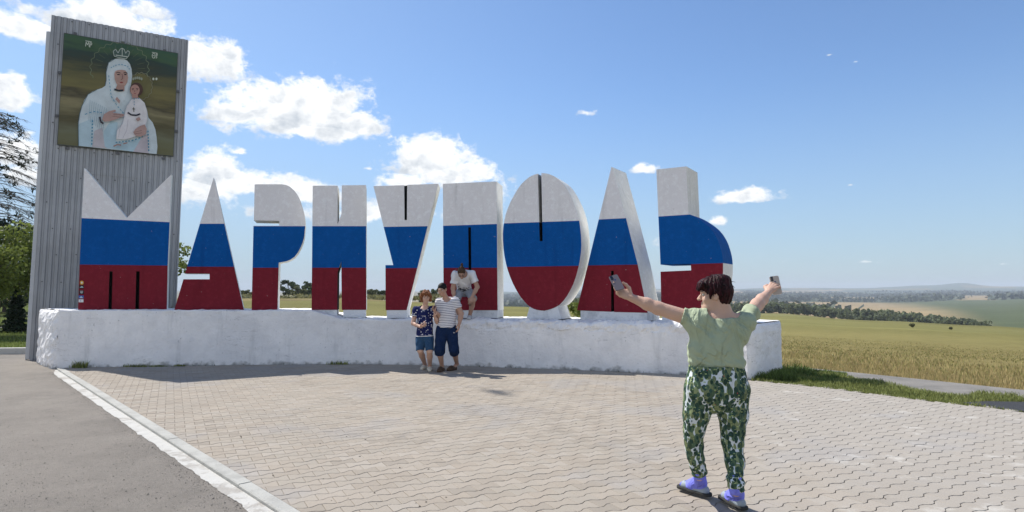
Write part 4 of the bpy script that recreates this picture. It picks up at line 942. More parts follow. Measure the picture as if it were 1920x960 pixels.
    for k in range(5200):
        azd = rng.uniform(-3, 46); r = rng.uniform(700, 4200)
        nz = mnoise.noise(Vector((azd * .23, r * .0011, 5)))
        ok = (azd < 12 and r < 3000) or (1650 < r < 3400 and nz > -.25) or (r > 3400 and mnoise.noise(Vector((azd * .3, r * .0015, 3))) > .15) or (abs(r - 900 - 120 * math.sin(azd * .4)) < 40 and azd < 27)
        if not ok: continue
        x, y = r * math.sin(R(azd)), r * math.cos(R(azd)); z = terrain_z(azd, r); s = rng.uniform(7, 12)
        v = rng.normal(size=(12, 3)); P_.append(np.array((x, y, z + s * .4)) + v * np.array((s * 1.6, s * .8, s * .28))); S_.append(np.full(12, s * .8))
    V, Fq = leaf_cards(np.concatenate(P_), np.concatenate(S_), rng, 1.2)
    tag(np_mesh('far_woods', V, Fq, leafmat('woods_green', (.062, .080, .052), .6, .15)), 'dark distant woods in the valley beyond the field', 'woodland', kind='stuff')
make_trees()

def blades(name, pts, h, w, mat_, rng, lean=.35, label=None, cat=None):
    n = len(pts); a = rng.uniform(0, 6.283, n); dx, dy = np.cos(a) * w, np.sin(a) * w; b = rng.uniform(0, 6.283, n); l = rng.uniform(.1, 1, n) * lean * h
    tip = pts + np.stack([np.cos(b) * l, np.sin(b) * l, h], 1); mid = pts + np.stack([np.cos(b) * l * .3, np.sin(b) * l * .3, h * .55], 1); o = np.stack([dx, dy, np.zeros(n)], 1)
    V = np.stack([pts - o, pts + o, mid + o * .8, mid - o * .8, tip], 1).reshape(-1, 3); k = np.arange(n)[:, None] * 5
    q = k + np.array([[0, 1, 2, 3]]); t = k + np.array([[3, 2, 4, 4]])
    me = bpy.data.meshes.new(name); me.from_pydata(V.tolist(), [], [tuple(f) for f in q.tolist()] + [tuple(f[:3]) for f in t.tolist()]); me.materials.append(mat_); me.update()
    o = link(name, me); tag(o, label, cat, kind='stuff'); return o
def make_grass():
    rng = np.random.default_rng(5)
    def inpoly(pts, poly):
        x, y = pts[:, 0], pts[:, 1]; r = np.zeros(len(pts), bool); j = len(poly) - 1
        for i in range(len(poly)):
            xi, yi, xj, yj = *poly[i], *poly[j]; c = ((yi > y) != (yj > y)) & (x < (xj - xi) * (y - yi) / (yj - yi + 1e-12) + xi); r ^= c; j = i
        return r
    def scatter(pix, n, z=-.04):
        poly = [tuple(G(a, b)[:2]) for a, b in pix]; xs = [p[0] for p in poly]; ys = [p[1] for p in poly]
        q = np.stack([rng.uniform(min(xs), max(xs), n), rng.uniform(min(ys), max(ys), n)], 1); q = q[inpoly(q, poly)]; return np.column_stack([q, np.full(len(q), z)])
    soil = mat('turf_soil', (.075, .085, .030), 1, var=.5, vscale=6, col2=(.13, .11, .06))
    A = [(1408, 713), (1428, 700), (1470, 694), (1560, 700), (1640, 714), (1720, 730), (1812, 742), (1830, 734), (1925, 744), (2060, 760), (2060, 790), (1925, 773), (1800, 759), (1700, 747), (1560, 729)]
    w = [G(a, b) for a, b in A]; o = mesh('verge', [(q.x, q.y, -.018) for q in w], [tuple(range(len(w)))], soil); tag(o, kind='structure')
    if o.data.polygons[0].normal.z < 0: o.data.flip_normals()
    p = scatter(A, 52000, -.02); dp = [tuple(G(a, b)[:2]) for a, b in ((1795, 755), (1850, 751), (1925, 752), (2060, 762), (2060, 796), (1925, 772), (1870, 765))]; p = p[~inpoly(p[:, :2], dp)]; h = rng.uniform(.02, .075, len(p)) * (.6 + .8 * np.array([max(0, .5 + mnoise.noise(Vector((a * 1.6, b * 1.6, 4)))) for a, b in p[:, :2]]))
    blades('grass', p, h, rng.uniform(.003, .007, len(p)), M_GRASS, rng, .7, 'short green grass strip along the right edge of the paving', 'grass')
    # rank weeds against the end of the wall
    p = scatter([(1412, 712), (1425, 702), (1472, 690), (1500, 690), (1590, 700), (1560, 716), (1470, 714)], 9000, -.02); h = rng.uniform(.05, .20, len(p)) * np.array([max(.15, .75 + 1.3 * mnoise.noise(Vector((a * 1.9, b * 1.9, 6)))) for a, b in p[:, :2]]) * np.clip(1.25 - (p[:, 0] - 4.2) * .42, .2, 1)
    blades('weeds', p, h, rng.uniform(.004, .010, len(p)), leafmat('weed_green', (.12, .17, .045), .8), rng, .8, 'tall green weeds against the right end of the wall', 'weeds')
    # weeds in the joint along the foot of the wall
    pts = []
    for s in np.arange(.2, WLs[-1], .018):
        k = max(0, .02 + 1.1 * mnoise.noise(Vector((s * 1.3, 11, 0)))) if s < WLs[-1] * .62 else .18
        for _ in range(rng.poisson(k * 1.0)):
            p0, t, n = wall_at(s); q = p0 - n * (.02 + abs(rng.normal()) * .025); pts.append((q.x, q.y, -.005))
    pts = np.array(pts); hh = rng.uniform(.01, .055, len(pts)); blades('weeds', pts, hh, rng.uniform(.004, .009, len(pts)), leafmat('joint_weed', (.055, .08, .022), .8), rng, .8, 'small weeds in the joint along the foot of the wall', 'weeds')
    for px, r, hgt in ((160, .09, .17), (637, .10, .09), (262, .12, .07), (300, .10, .05), (345, .06, .05)):
        p0, t, n = wall_at(wall_s_px(px)); m_ = 110; q = np.array(p0 - n * .05) + np.column_stack([rng.normal(0, r, m_), np.abs(rng.normal(0, .03, m_)) * -1, np.zeros(m_)])
        blades('weeds', q, rng.uniform(.2, 1, m_) * hgt, rng.uniform(.004, .011, m_), M_GRASS, rng, .9, {160: 'thin weeds at the left end of the wall foot', 637: 'bright green weed tuft at the wall foot below И', 262: 'dark weeds at the wall foot below the slots of М', 300: 'low weeds at the wall foot below the right edge of М', 345: 'low weeds at the wall foot below the left edge of А'}[px], 'weeds')
    # verge at the far left
    p = scatter([(-120, 662), (52, 660), (66, 640), (80, 618), (70, 600), (-120, 598)], 30000, -.05); h = rng.uniform(.04, .13, len(p))
    blades('grass', p, h, rng.uniform(.005, .010, len(p)), leafmat('verge_grass', (.16, .20, .05), .7), rng, .7, 'green grass of the verge left of the tower', 'grass')
    # standing stubble of the field: dense near the path, thinning out
    N = 120000; u = rng.uniform(0, 1, N); azd = rng.uniform(-1, 43, N); r = 9.5 * (34 / 9.5) ** (u ** 1.35); x, y = r * np.sin(np.radians(azd)), r * np.cos(np.radians(azd))
    e0, e1 = G(1480, 686), G(1925, 724)
    xs = [G(1400, 680).x, e0.x, G(1600, 696).x, G(1700, 706).x, G(1800, 714).x, e1.x, e1.x + 8]; ys = [14.2, e0.y, G(1600, 696).y, G(1700, 706).y, G(1800, 714).y, e1.y, e1.y - 1.5]
    pn = np.array([mnoise.noise(Vector((a * .35, b * .35, 3))) + .6 * mnoise.noise(Vector((a * 1.3, b * 1.3, 9))) for a, b in zip(x, y)]); keep = (y > np.interp(x, xs, ys, left=14.2)) & (rng.random(len(x)) < np.clip(.62 + pn * .9, .12, 1)); azd, r, x, y = azd[keep], r[keep], x[keep], y[keep]
    z = np.array([terrain_z(a, q) for a, q in zip(azd, r)]); h = rng.uniform(.08, .22, len(x)) * np.clip(1.1 - (r - 10) / 22, .12, 1)
    k = rng.random(len(x)) < np.clip(.95 - (r - 10) / 22, .2, .9)
    blades('stubble', np.column_stack([x, y, z])[k], h[k], rng.uniform(.0025, .0055, k.sum()) * (r[k] / 11), M_GOLD, rng, .45, 'golden dry grass standing in the field beyond the path', 'dry grass')
    blades('stubble', np.column_stack([x, y, z])[~k], h[~k] * .8, rng.uniform(.003, .007, (~k).sum()) * (r[~k] / 11), leafmat('stubble_green', (.27, .25, .095), .6), rng, .5, 'olive green grass mixed into the golden field', 'grass')
make_grass()

def make_bird():
    g = G(934, 735); c = g + to_sun * (21.0 / to_sun.z); root = empty('bird', c, 'gliding grey bird whose shadow falls on the paving', 'bird'); m = mat('feather_grey', (.25, .25, .26), .8)
    mb = MB(); f = Vector((-.8, -.5, 0)).normalized(); l = Vector((-f.y, f.x, 0)); mb.tube([c - f * .20, c - f * .1, c, c + f * .12, c + f * .19], [.012, .045, .055, .035, .008], 8); mb.build('body', m, root, True)
    for s in (-1, 1):
        w = MB(); P0 = [c + f * .09, c + l * s * .20 + f * .13 + Vector((0, 0, .05)), c + l * s * .46 + f * .02 + Vector((0, 0, .02)), c + l * s * .22 - f * .01 + Vector((0, 0, .04)), c - f * .07]; w.prism(P0, (0, 0, -.008)); w.build('wing', m, root)
    t = MB(); t.prism([c - f * .16, c - f * .30 + l * .06, c - f * .30 - l * .06], (0, 0, -.006)); t.build('tail', m, root)
make_bird()
# ------------------------------------------------------------------ people: signed distance bodies meshed as one continuous skin
A3 = lambda v: np.array(v, float)
class SDF:
    def __init__(s, h): s.h = h; s.ops = []
    def cap(s, a, b, ra, rb, k=.02, op='u', flat=None): s.ops.append(('cap', A3(a), A3(b), ra, rb, k, op, flat)); return s
    def chain(s, pts, rads, k=.02, flat=None, op='u'):
        for i in range(len(pts) - 1): s.cap(pts[i], pts[i + 1], rads[i], rads[i + 1], k, op, flat)
        return s
    def ell(s, c, Rm, r, k=.02, op='u'): s.ops.append(('ell', A3(c), np.array(Rm, float), A3(r), k, op)); return s
    def cut(s, p, n, k=.004): s.ops.append(('cut', A3(p), A3(n) / np.linalg.norm(A3(n)), k)); return s
    def disp(s, f): s.ops.append(('disp', f)); return s
    def grow(s, d): s.ops.append(('grow', d)); return s
    def mesh(s, name, mats, parent=None, fmat=None):
        h = s.h; lo = np.full(3, 1e9); hi = -lo
        for o in s.ops:
            if o[0] == 'cap' and o[6] == 'u':
                for q, r in ((o[1], o[3]), (o[2], o[4])): lo = np.minimum(lo, q - r - .03); hi = np.maximum(hi, q + r + .03)
            if o[0] == 'ell' and o[5] == 'u': r = o[3].max() + .03; lo = np.minimum(lo, o[1] - r); hi = np.maximum(hi, o[1] + r)
        n = np.ceil((hi - lo) / h).astype(int) + 1
        ax = [(lo[i] + h * np.arange(n[i])).astype(np.float32) for i in range(3)]
        D = np.full(n, 1.0, np.float32)
        for o in s.ops:
            if o[0] in ('cap', 'ell'):
                if o[0] == 'cap': _, a, b, ra, rb, k, op, flat = o; m = max(ra, rb) + k + 3 * h + .02; l_, h_ = np.minimum(a, b) - m, np.maximum(a, b) + m
                else: _, a, Rm, r, k, op = o; m = r.max() + k + 3 * h + .02; l_, h_ = a - m, a + m
                i0 = np.clip(((l_ - lo) / h).astype(int), 0, n); i1 = np.clip(((h_ - lo) / h).astype(int) + 2, 0, n)
                if (i1 <= i0).any(): continue
                sl = tuple(slice(i0[i], i1[i]) for i in range(3))
                X, Y, Z = np.meshgrid(*[ax[i][sl[i]] for i in range(3)], indexing='ij')
                if o[0] == 'cap':
                    ba = b - a; L2 = max(ba @ ba, 1e-9); px, py, pz = X - a[0], Y - a[1], Z - a[2]
                    t = np.clip((px * ba[0] + py * ba[1] + pz * ba[2]) / L2, 0, 1); qx, qy, qz = px - ba[0] * t, py - ba[1] * t, pz - ba[2] * t
                    if flat is not None:
                        fx, fs = flat; f = A3(fx); dd = (qx * f[0] + qy * f[1] + qz * f[2]) * (fs - 1); qx, qy, qz = qx + f[0] * dd, qy + f[1] * dd, qz + f[2] * dd
                    d = np.sqrt(qx * qx + qy * qy + qz * qz) - (ra + (rb - ra) * t)
                else:
                    px, py, pz = X - a[0], Y - a[1], Z - a[2]; q = [px * Rm[i][0] + py * Rm[i][1] + pz * Rm[i][2] for i in range(3)]
                    k0 = np.sqrt(sum((q[i] / r[i]) ** 2 for i in range(3))) + 1e-9; k1 = np.sqrt(sum((q[i] / r[i] ** 2) ** 2 for i in range(3))) + 1e-9; d = k0 * (k0 - 1) / k1
                d = d.astype(np.float32); c = D[sl]
                if op == 'u': hh = np.maximum(k - np.abs(c - d), 0) / k; D[sl] = np.minimum(c, d) - hh * hh * k * .25
                else: hh = np.maximum(k - np.abs(c + d), 0) / k; D[sl] = np.maximum(c, -d) + hh * hh * k * .25
            elif o[0] == 'cut':
                _, p, nn, k = o; d = ((ax[0] - p[0]) * nn[0])[:, None, None] + ((ax[1] - p[1]) * nn[1])[None, :, None] + ((ax[2] - p[2]) * nn[2])[None, None, :]; D = np.maximum(D, d.astype(np.float32))
            elif o[0] == 'grow': D -= o[1]
            elif o[0] == 'disp':
                m = np.abs(D) < .05; I = np.nonzero(m); D[m] -= o[1](ax[0][I[0]], ax[1][I[1]], ax[2][I[2]]).astype(np.float32)
        D[0], D[-1], D[:, 0], D[:, -1], D[:, :, 0], D[:, :, -1] = [np.maximum(q, h) for q in (D[0], D[-1], D[:, 0], D[:, -1], D[:, :, 0], D[:, :, -1])]
        V, Fq = surface_nets(D, lo, h); o = np_mesh(name, V, Fq, mats[0] if isinstance(mats, list) else mats, parent)
        o.data.polygons.foreach_set('use_smooth', [True] * len(o.data.polygons)); return o
def surface_nets(D, lo, h):
    S = D < 0; n = np.array(D.shape); c = np.zeros(n - 1, np.int8)
    for a in (0, 1):
        for b in (0, 1):
            for d in (0, 1): c += S[a:n[0] - 1 + a, b:n[1] - 1 + b, d:n[2] - 1 + d]
    act = (c > 0) & (c < 8); I = np.argwhere(act); idx = np.full(n - 1, -1, np.int32); idx[act] = np.arange(len(I))
    P_ = np.zeros((len(I), 3)); W = np.zeros(len(I)); cor = [(a, b, d) for a in (0, 1) for b in (0, 1) for d in (0, 1)]
    val = {q: D[I[:, 0] + q[0], I[:, 1] + q[1], I[:, 2] + q[2]].astype(float) for q in cor}
    for q in cor:
        for a in range(3):
            if q[a]: continue
            r = list(q); r[a] = 1; r = tuple(r); v0, v1 = val[q], val[r]; m = (v0 < 0) != (v1 < 0); t = np.where(m, v0 / np.where(m, v0 - v1, 1), 0)
            p = np.tile(np.array(q, float), (len(I), 1)); p[:, a] += t; P_[m] += p[m]; W[m] += 1
    V = lo + h * (I + P_ / W[:, None]); Fs = []
    for a in range(3):
        b, d = (a + 1) % 3, (a + 2) % 3; sl0 = [slice(None)] * 3; sl1 = [slice(None)] * 3; sl0[a] = slice(0, -1); sl1[a] = slice(1, None)
        s0, s1 = S[tuple(sl0)], S[tuple(sl1)]; E = np.argwhere(s0 != s1); E = E[(E[:, b] > 0) & (E[:, d] > 0) & (E[:, b] < n[b] - 1) & (E[:, d] < n[d] - 1)]
        def at(db, dd): q = E.copy(); q[:, b] -= db; q[:, d] -= dd; return idx[q[:, 0], q[:, 1], q[:, 2]]
        Q = np.stack([at(1, 1), at(0, 1), at(0, 0), at(1, 0)], 1); fl = ~s0[E[:, 0], E[:, 1], E[:, 2]]; Q[fl] = Q[fl][:, ::-1]; Fs.append(Q)
    Fq = np.concatenate(Fs); return V, Fq[(Fq >= 0).all(1)]
def unit(v): v = A3(v); return v / np.linalg.norm(v)
def frame(fwd, up):                                      # rows: right, forward, up
    f = unit(fwd); u = A3(up); u = unit(u - f * (u @ f)); r = np.cross(f, u); return np.array([r, f, u])

def head(S, c, Rm, sc=1.0, female=False, smile=False):
    r, f, u = Rm; q = lambda a, b, d: c + (r * a + f * b + u * d) * sc
    S.ell(q(0, -.012, .022), Rm, A3((.074, .092, .090)) * sc, .03)
    S.ell(q(0, .022, -.045), Rm, A3((.056, .062, .066)) * sc, .035)
    S.ell(q(0, .062, -.094), Rm, A3((.026, .022, .018)) * sc, .03)
    for s in (-1, 1):
        S.ell(q(s * .036, .058, -.028), Rm, A3((.024, .022, .022)) * sc, .02)
        S.ell(q(s * .030, .096, .006), Rm, A3((.016, .014, .011)) * sc, .012, 's')
        S.cap(q(s * .012, .086, .026), q(s * .044, .074, .024), .010 * sc, .008 * sc, .012)
        S.ell(q(s * .076, -.006, -.008), Rm, A3((.011, .019, .031)) * sc, .008); S.ell(q(s * .088, -.002, -.006), Rm, A3((.007, .010, .018)) * sc, .006, 's')
        S.ell(q(s * .012, .098, -.026), Rm, A3((.009, .010, .008)) * sc, .008)
    S.chain([q(0, .082, .014), q(0, .098, -.010), q(0, .110, -.024)], [.008 * sc, .009 * sc, .011 * sc], .012)
    S.ell(q(0, .084, -.052), Rm, A3((.024, .010, .006)) * sc, .008); S.ell(q(0, .082, -.065), Rm, A3((.020, .011, .008)) * sc, .008)
    if smile: S.ell(q(0, .094, -.0585), Rm, A3((.022, .012, .0045)) * sc, .003, 's')
def eyes(parent, c, Rm, sc=1.0, brow=(.10, .07, .05)):
    r, f, u = Rm; q = lambda a, b, d: Vector(c + (r * a + f * b + u * d) * sc)
    for s in (-1, 1):
        mb = MB(); mb.ball(q(s * .031, .073, .006), .0125 * sc, 10, 7); e = mb.build('eye', MAT_EYE, parent, True)
        mb = MB(); mb.ball(q(s * .0305, .0815, .006), .0062 * sc, 8, 5); mb.build('iris', MAT_IRIS, e, True)
        mb = MB(); mb.tube([q(s * .014, .094, .0285), q(s * .032, .091, .033), q(s * .050, .078, .028)], [.003 * sc, .0036 * sc, .002 * sc], 5); mb.build('eyebrow', mat('brow', brow, .9), parent, True)
def hand(S, w, d, n, s, curl=(.5, .5, .5, .5), thumb=.5, sc=1.0, spread=.06):
    """w wrist, d towards the fingers, n out of the palm, s towards the thumb"""
    d, n = unit(d), A3(n); n = unit(n - d * (n @ d)); s_ = np.cross(d, n); s = s_ if s_ @ A3(s) > 0 else -s_; w = A3(w)
    q = lambda a, b, c: w + (d * a + s * b + n * c) * sc
    Rm = np.array([s, n, d]); S.ell(q(.048, .002, .002), Rm, A3((.040, .0155, .052)) * sc, .012); S.cap(q(-.01, 0, 0), q(.03, .004, 0), .024 * sc, .022 * sc, .015, flat=(n, 1.35))
    L = [(.043, .026, .021), (.047, .030, .023), (.044, .028, .022), (.034, .021, .018)]
    for i in range(4):
        b = .030 - i * .0205; p = q(.088 - (.004, 0, .003, .012)[i], b, 0); sp = spread * (1.5 - i); a = 0.0; pts = [p]
        for j in range(3):
            a += curl[i] * (.55, .75, .5)[j]; dirv = d * math.cos(a) + n * math.sin(a) + s * sp * math.cos(a); p = p + unit(dirv) * L[i][j] * sc; pts.append(p)
        r0 = (.0092, .0094, .009, .008)[i] * sc; S.chain([q(.05, b * .8, 0)] + pts, [r0 * 1.1, r0 * 1.05, r0, r0 * .92, r0 * .78], .005)
    t0 = q(.018, .024, .006); t1 = t0 + (d * .026 + s * .030 + n * .010) * sc; t2 = t1 + unit(d * .9 + s * (.5 - .9 * thumb) + n * thumb * .8) * .033 * sc; t3 = t2 + unit(d * (1 - .3 * thumb) + s * (.25 - 1.1 * thumb) + n * thumb) * .027 * sc
    S.chain([t0, t1, t2, t3], [.017 * sc, .0135 * sc, .0108 * sc, .0085 * sc], .008)
def skin(name, col): 
    m = mat(name, col, .55, var=.10, vscale=14, spec=.3, bump=.3, bscale=90); b = m.node_tree.nodes['Principled BSDF']
    b.inputs['Subsurface Weight'].default_value = .12; b.inputs['Subsurface Radius'].default_value = (.012, .005, .003); b.inputs['Subsurface Scale'].default_value = 1.0; return m
MAT_EYE = mat('eye_white', (.42, .40, .38), .4); MAT_IRIS = mat('iris_dark', (.03, .02, .015), .2)
SK_W = skin('skin_light', (.56, .36, .275)); SK_B = skin('skin_tan', (.44, .27, .20)); SK_C = skin('skin_fair_tan', (.54, .345, .265))
def cloth(name, col, **k):
    m = mat(name, col, .9, var=k.get('var', .08), vscale=5, spec=.1); wrinkle(m); return m
def wrinkle(m, sc=5.2, dist=.05):
    nt = m.node_tree; b = nt.nodes['Principled BSDF']; g = nd(nt, 'ShaderNodeTexCoord'); mp = nd(nt, 'ShaderNodeMapping'); mp.inputs['Rotation'].default_value = (0, .5, 0); mp.inputs['Scale'].default_value = (1.5, 1, .7); nt.links.new(g.outputs['Object'], mp.inputs[0])
    n = nd(nt, 'ShaderNodeTexNoise'); n.inputs['Scale'].default_value = sc; n.inputs['Detail'].default_value = 3; n.inputs['Roughness'].default_value = .45; n.inputs['Distortion'].default_value = 1.4; nt.links.new(mp.outputs[0], n.inputs['Vector'])
    h = mth(nt, 'ABSOLUTE', mth(nt, 'SUBTRACT', n.outputs[0], .5)); h = mth(nt, 'POWER', h, .8)
    bp = nd(nt, 'ShaderNodeBump'); bp.inputs['Strength'].default_value = 1.0; bp.inputs['Distance'].default_value = dist; bp.invert = True; nt.links.new(h, bp.inputs['Height']); nt.links.new(bp.outputs[0], b.inputs['Normal'])
def folds(amp, freq, seed, dirs=((1, .2, .35), (.3, .1, 1), (-.8, .2, .6))):
    o = [seed * 1.7, seed * 2.9, seed * .7]
    def f(x, y, z):
        v = 0
        for i, d in enumerate(dirs): v = v + np.sin((x * d[0] + y * d[1] + z * d[2]) * freq * (1 + .31 * i) + o[i] + 1.4 * np.sin((x * d[2] - z * d[0] + y) * freq * .45 + o[i])) / (1 + .4 * i)
        return amp * v
    return f
def hair_strands(amp, c, u, freq=150, seed=0):
    c, u = A3(c), A3(u)
    def f(x, y, z):
        dx, dy, dz = x - c[0], y - c[1], z - c[2]; a = np.arctan2(dx, dy); w = dx * u[0] + dy * u[1] + dz * u[2]
        return amp * (np.sin(a * freq * .09 + 9 * w + seed) + .7 * np.sin(a * freq * .2 + 26 * w + seed * 2 + np.sin(w * 60)) + .5 * np.sin(a * freq * .41 - 30 * w + seed))
    return f
def hairmat(name, c0, c1):
    m = mat(name, c0, .5, spec=.12); nt = m.node_tree; b = nt.nodes['Principled BSDF']; g = nd(nt, 'ShaderNodeTexCoord'); n = nd(nt, 'ShaderNodeTexNoise'); n.inputs['Scale'].default_value = 45; n.inputs['Detail'].default_value = 6; n.inputs['Distortion'].default_value = 1.2
    mp = nd(nt, 'ShaderNodeMapping'); mp.inputs['Scale'].default_value = (2.2, 2.2, .45); nt.links.new(g.outputs['Object'], mp.inputs[0]); nt.links.new(mp.outputs[0], n.inputs['Vector'])
    nt.links.new(mixc(nt, smooth(nt, n.outputs[0], .4, .62), c0, c1), b.inputs['Base Color']); bp = nd(nt, 'ShaderNodeBump'); bp.inputs['Distance'].default_value = .006; bp.inputs['Strength'].default_value = .8; nt.links.new(n.outputs[0], bp.inputs['Height']); nt.links.new(bp.outputs[0], b.inputs['Normal']); return m

# ---------------- the woman with two phones, seen from behind
def leaf_print():
    m = mat('leaf_print_cotton', (.62, .66, .68), .9, spec=.1); nt = m.node_tree; b = nt.nodes['Principled BSDF']; L = nt.links.new; g = nd(nt, 'ShaderNodeTexCoord'); col = None
    col = (.60, .66, .70)
    for i, (sc, c, thr, st, rot) in enumerate(((25, (.17, .205, .105), .60, (1, 1, .55), .5), (29, (.066, .108, .066), .54, (1.0, 1, .62), -.6), (34, (.026, .054, .040), .46, (1, 1, .7), .2), (38, (.032, .068, .055), .42, (1, .9, .8), -1.1), (52, (.27, .34, .14), .24, (.5, 1, 1.3), .9), (22, (.30, .05, .05), .085, (1, 1, 1), 0))):
        mp = nd(nt, 'ShaderNodeMapping'); mp.inputs['Scale'].default_value = st; mp.inputs['Rotation'].default_value = (rot, rot * .7, rot); mp.inputs['Location'].default_value = (i * 3.1, i * 1.7, i * .9); L(g.outputs['Object'], mp.inputs[0])
        n = nd(nt, 'ShaderNodeTexNoise'); n.inputs['Scale'].default_value = 9; n.inputs['Detail'].default_value = 1; L(mp.outputs[0], n.inputs['Vector'])
        w = nd(nt, 'ShaderNodeVectorMath', operation='MULTIPLY_ADD'); L(n.outputs['Color'], w.inputs[0]); w.inputs[1].default_value = (.035, .035, .035); L(mp.outputs[0], w.inputs[2])
        v = nd(nt, 'ShaderNodeTexVoronoi'); v.inputs['Scale'].default_value = sc; v.inputs['Randomness'].default_value = .85; L(w.outputs[0], v.inputs['Vector'])
        msk = mth(nt, 'SUBTRACT', 1.0, smooth(nt, v.outputs['Distance'], thr - .03, thr + .02))
        v2 = nd(nt, 'ShaderNodeTexVoronoi'); v2.inputs['Scale'].default_value = sc; v2.inputs['Randomness'].default_value = .85; L(w.outputs[0], v2.inputs['Vector'])
        sp = nd(nt, 'ShaderNodeSeparateColor'); L(v2.outputs['Color'], sp.inputs[0]); pick = mth(nt, 'GREATER_THAN', sp.outputs[0], (.18, .22, .30, .42, .45, .6)[i])
        tone = mixc(nt, sp.outputs[1], tuple(q * .7 for q in c), tuple(q * 1.35 for q in c))
        # leaf ribs
        wv = nd(nt, 'ShaderNodeTexWave'); wv.inputs['Scale'].default_value = 30; wv.inputs['Distortion'].default_value = 3; L(w.outputs[0], wv.inputs['Vector'])
        tone = mixc(nt, mth(nt, 'MULTIPLY', wv.outputs['Fac'], .3), tone, tuple(min(1, q * 1.9 + .02) for q in c))
        col = mixc(nt, mth(nt, 'MULTIPLY', msk, pick), col, tone)
    L(col, b.inputs['Base Color']); wrinkle(m, 5.5, .05); return m
def phone(name, c, d, n, label, body, w=.074, l=.152, t=.009, lens=1):
    """d long axis, n back side normal"""
    d = Vector(unit(d)); n = Vector(n); n = (n - d * n.dot(d)).normalized(); s = d.cross(n); c = Vector(c); root = empty(name, c, label, 'phone', 'phones held up for pictures')
    r = .011; pts = []
    for sx, sy, a0 in ((1, 1, 0), (-1, 1, 1), (-1, -1, 2), (1, -1, 3)):
        for k in range(5): a = (a0 + k / 4) * math.pi / 2; pts.append((sx * (w / 2 - r) + r * math.cos(a), sy * (l / 2 - r) + r * math.sin(a)))
    def slab(nm, sc, z0, z1, m, par=root): mb = MB(); mb.prism([c + s * a * sc + d * b * sc + n * z0 for a, b in pts], n * (z1 - z0)); return mb.build(nm, m, par)
    slab('body', 1.0, -t / 2, t / 2, body); slab('screen', .95, -t / 2 - .0008, -t / 2 + .001, mat('screen_glass', (.01, .01, .012), .1, spec=.6))
    cm = mat('camera_glass', (.012, .012, .014), .15, spec=.6); mb = MB(); q = c + s * (w * .27 * lens) + d * (l * .36) + n * (t / 2 + .0008); mb.box(q, s * .009, d * .018, n * .0015); bump = mb.build('camera_bump', cm, root)
    for k in (-1, 1): mb = MB(); mb.tube([q + d * (.009 * k), q + d * (.009 * k) + n * .0028], [.0055, .0055], 10); mb.build('lens', mat('lens_blue', (.02, .03, .06), .1), bump)
    mb = MB(); q = c + d * (l * .18) + n * (t / 2); mb.tube([q, q + n * .0008], [.0065, .0065], 12); mb.build('fingerprint_pad', mat('pad_blue', (.03, .05, .16), .3), root); return root
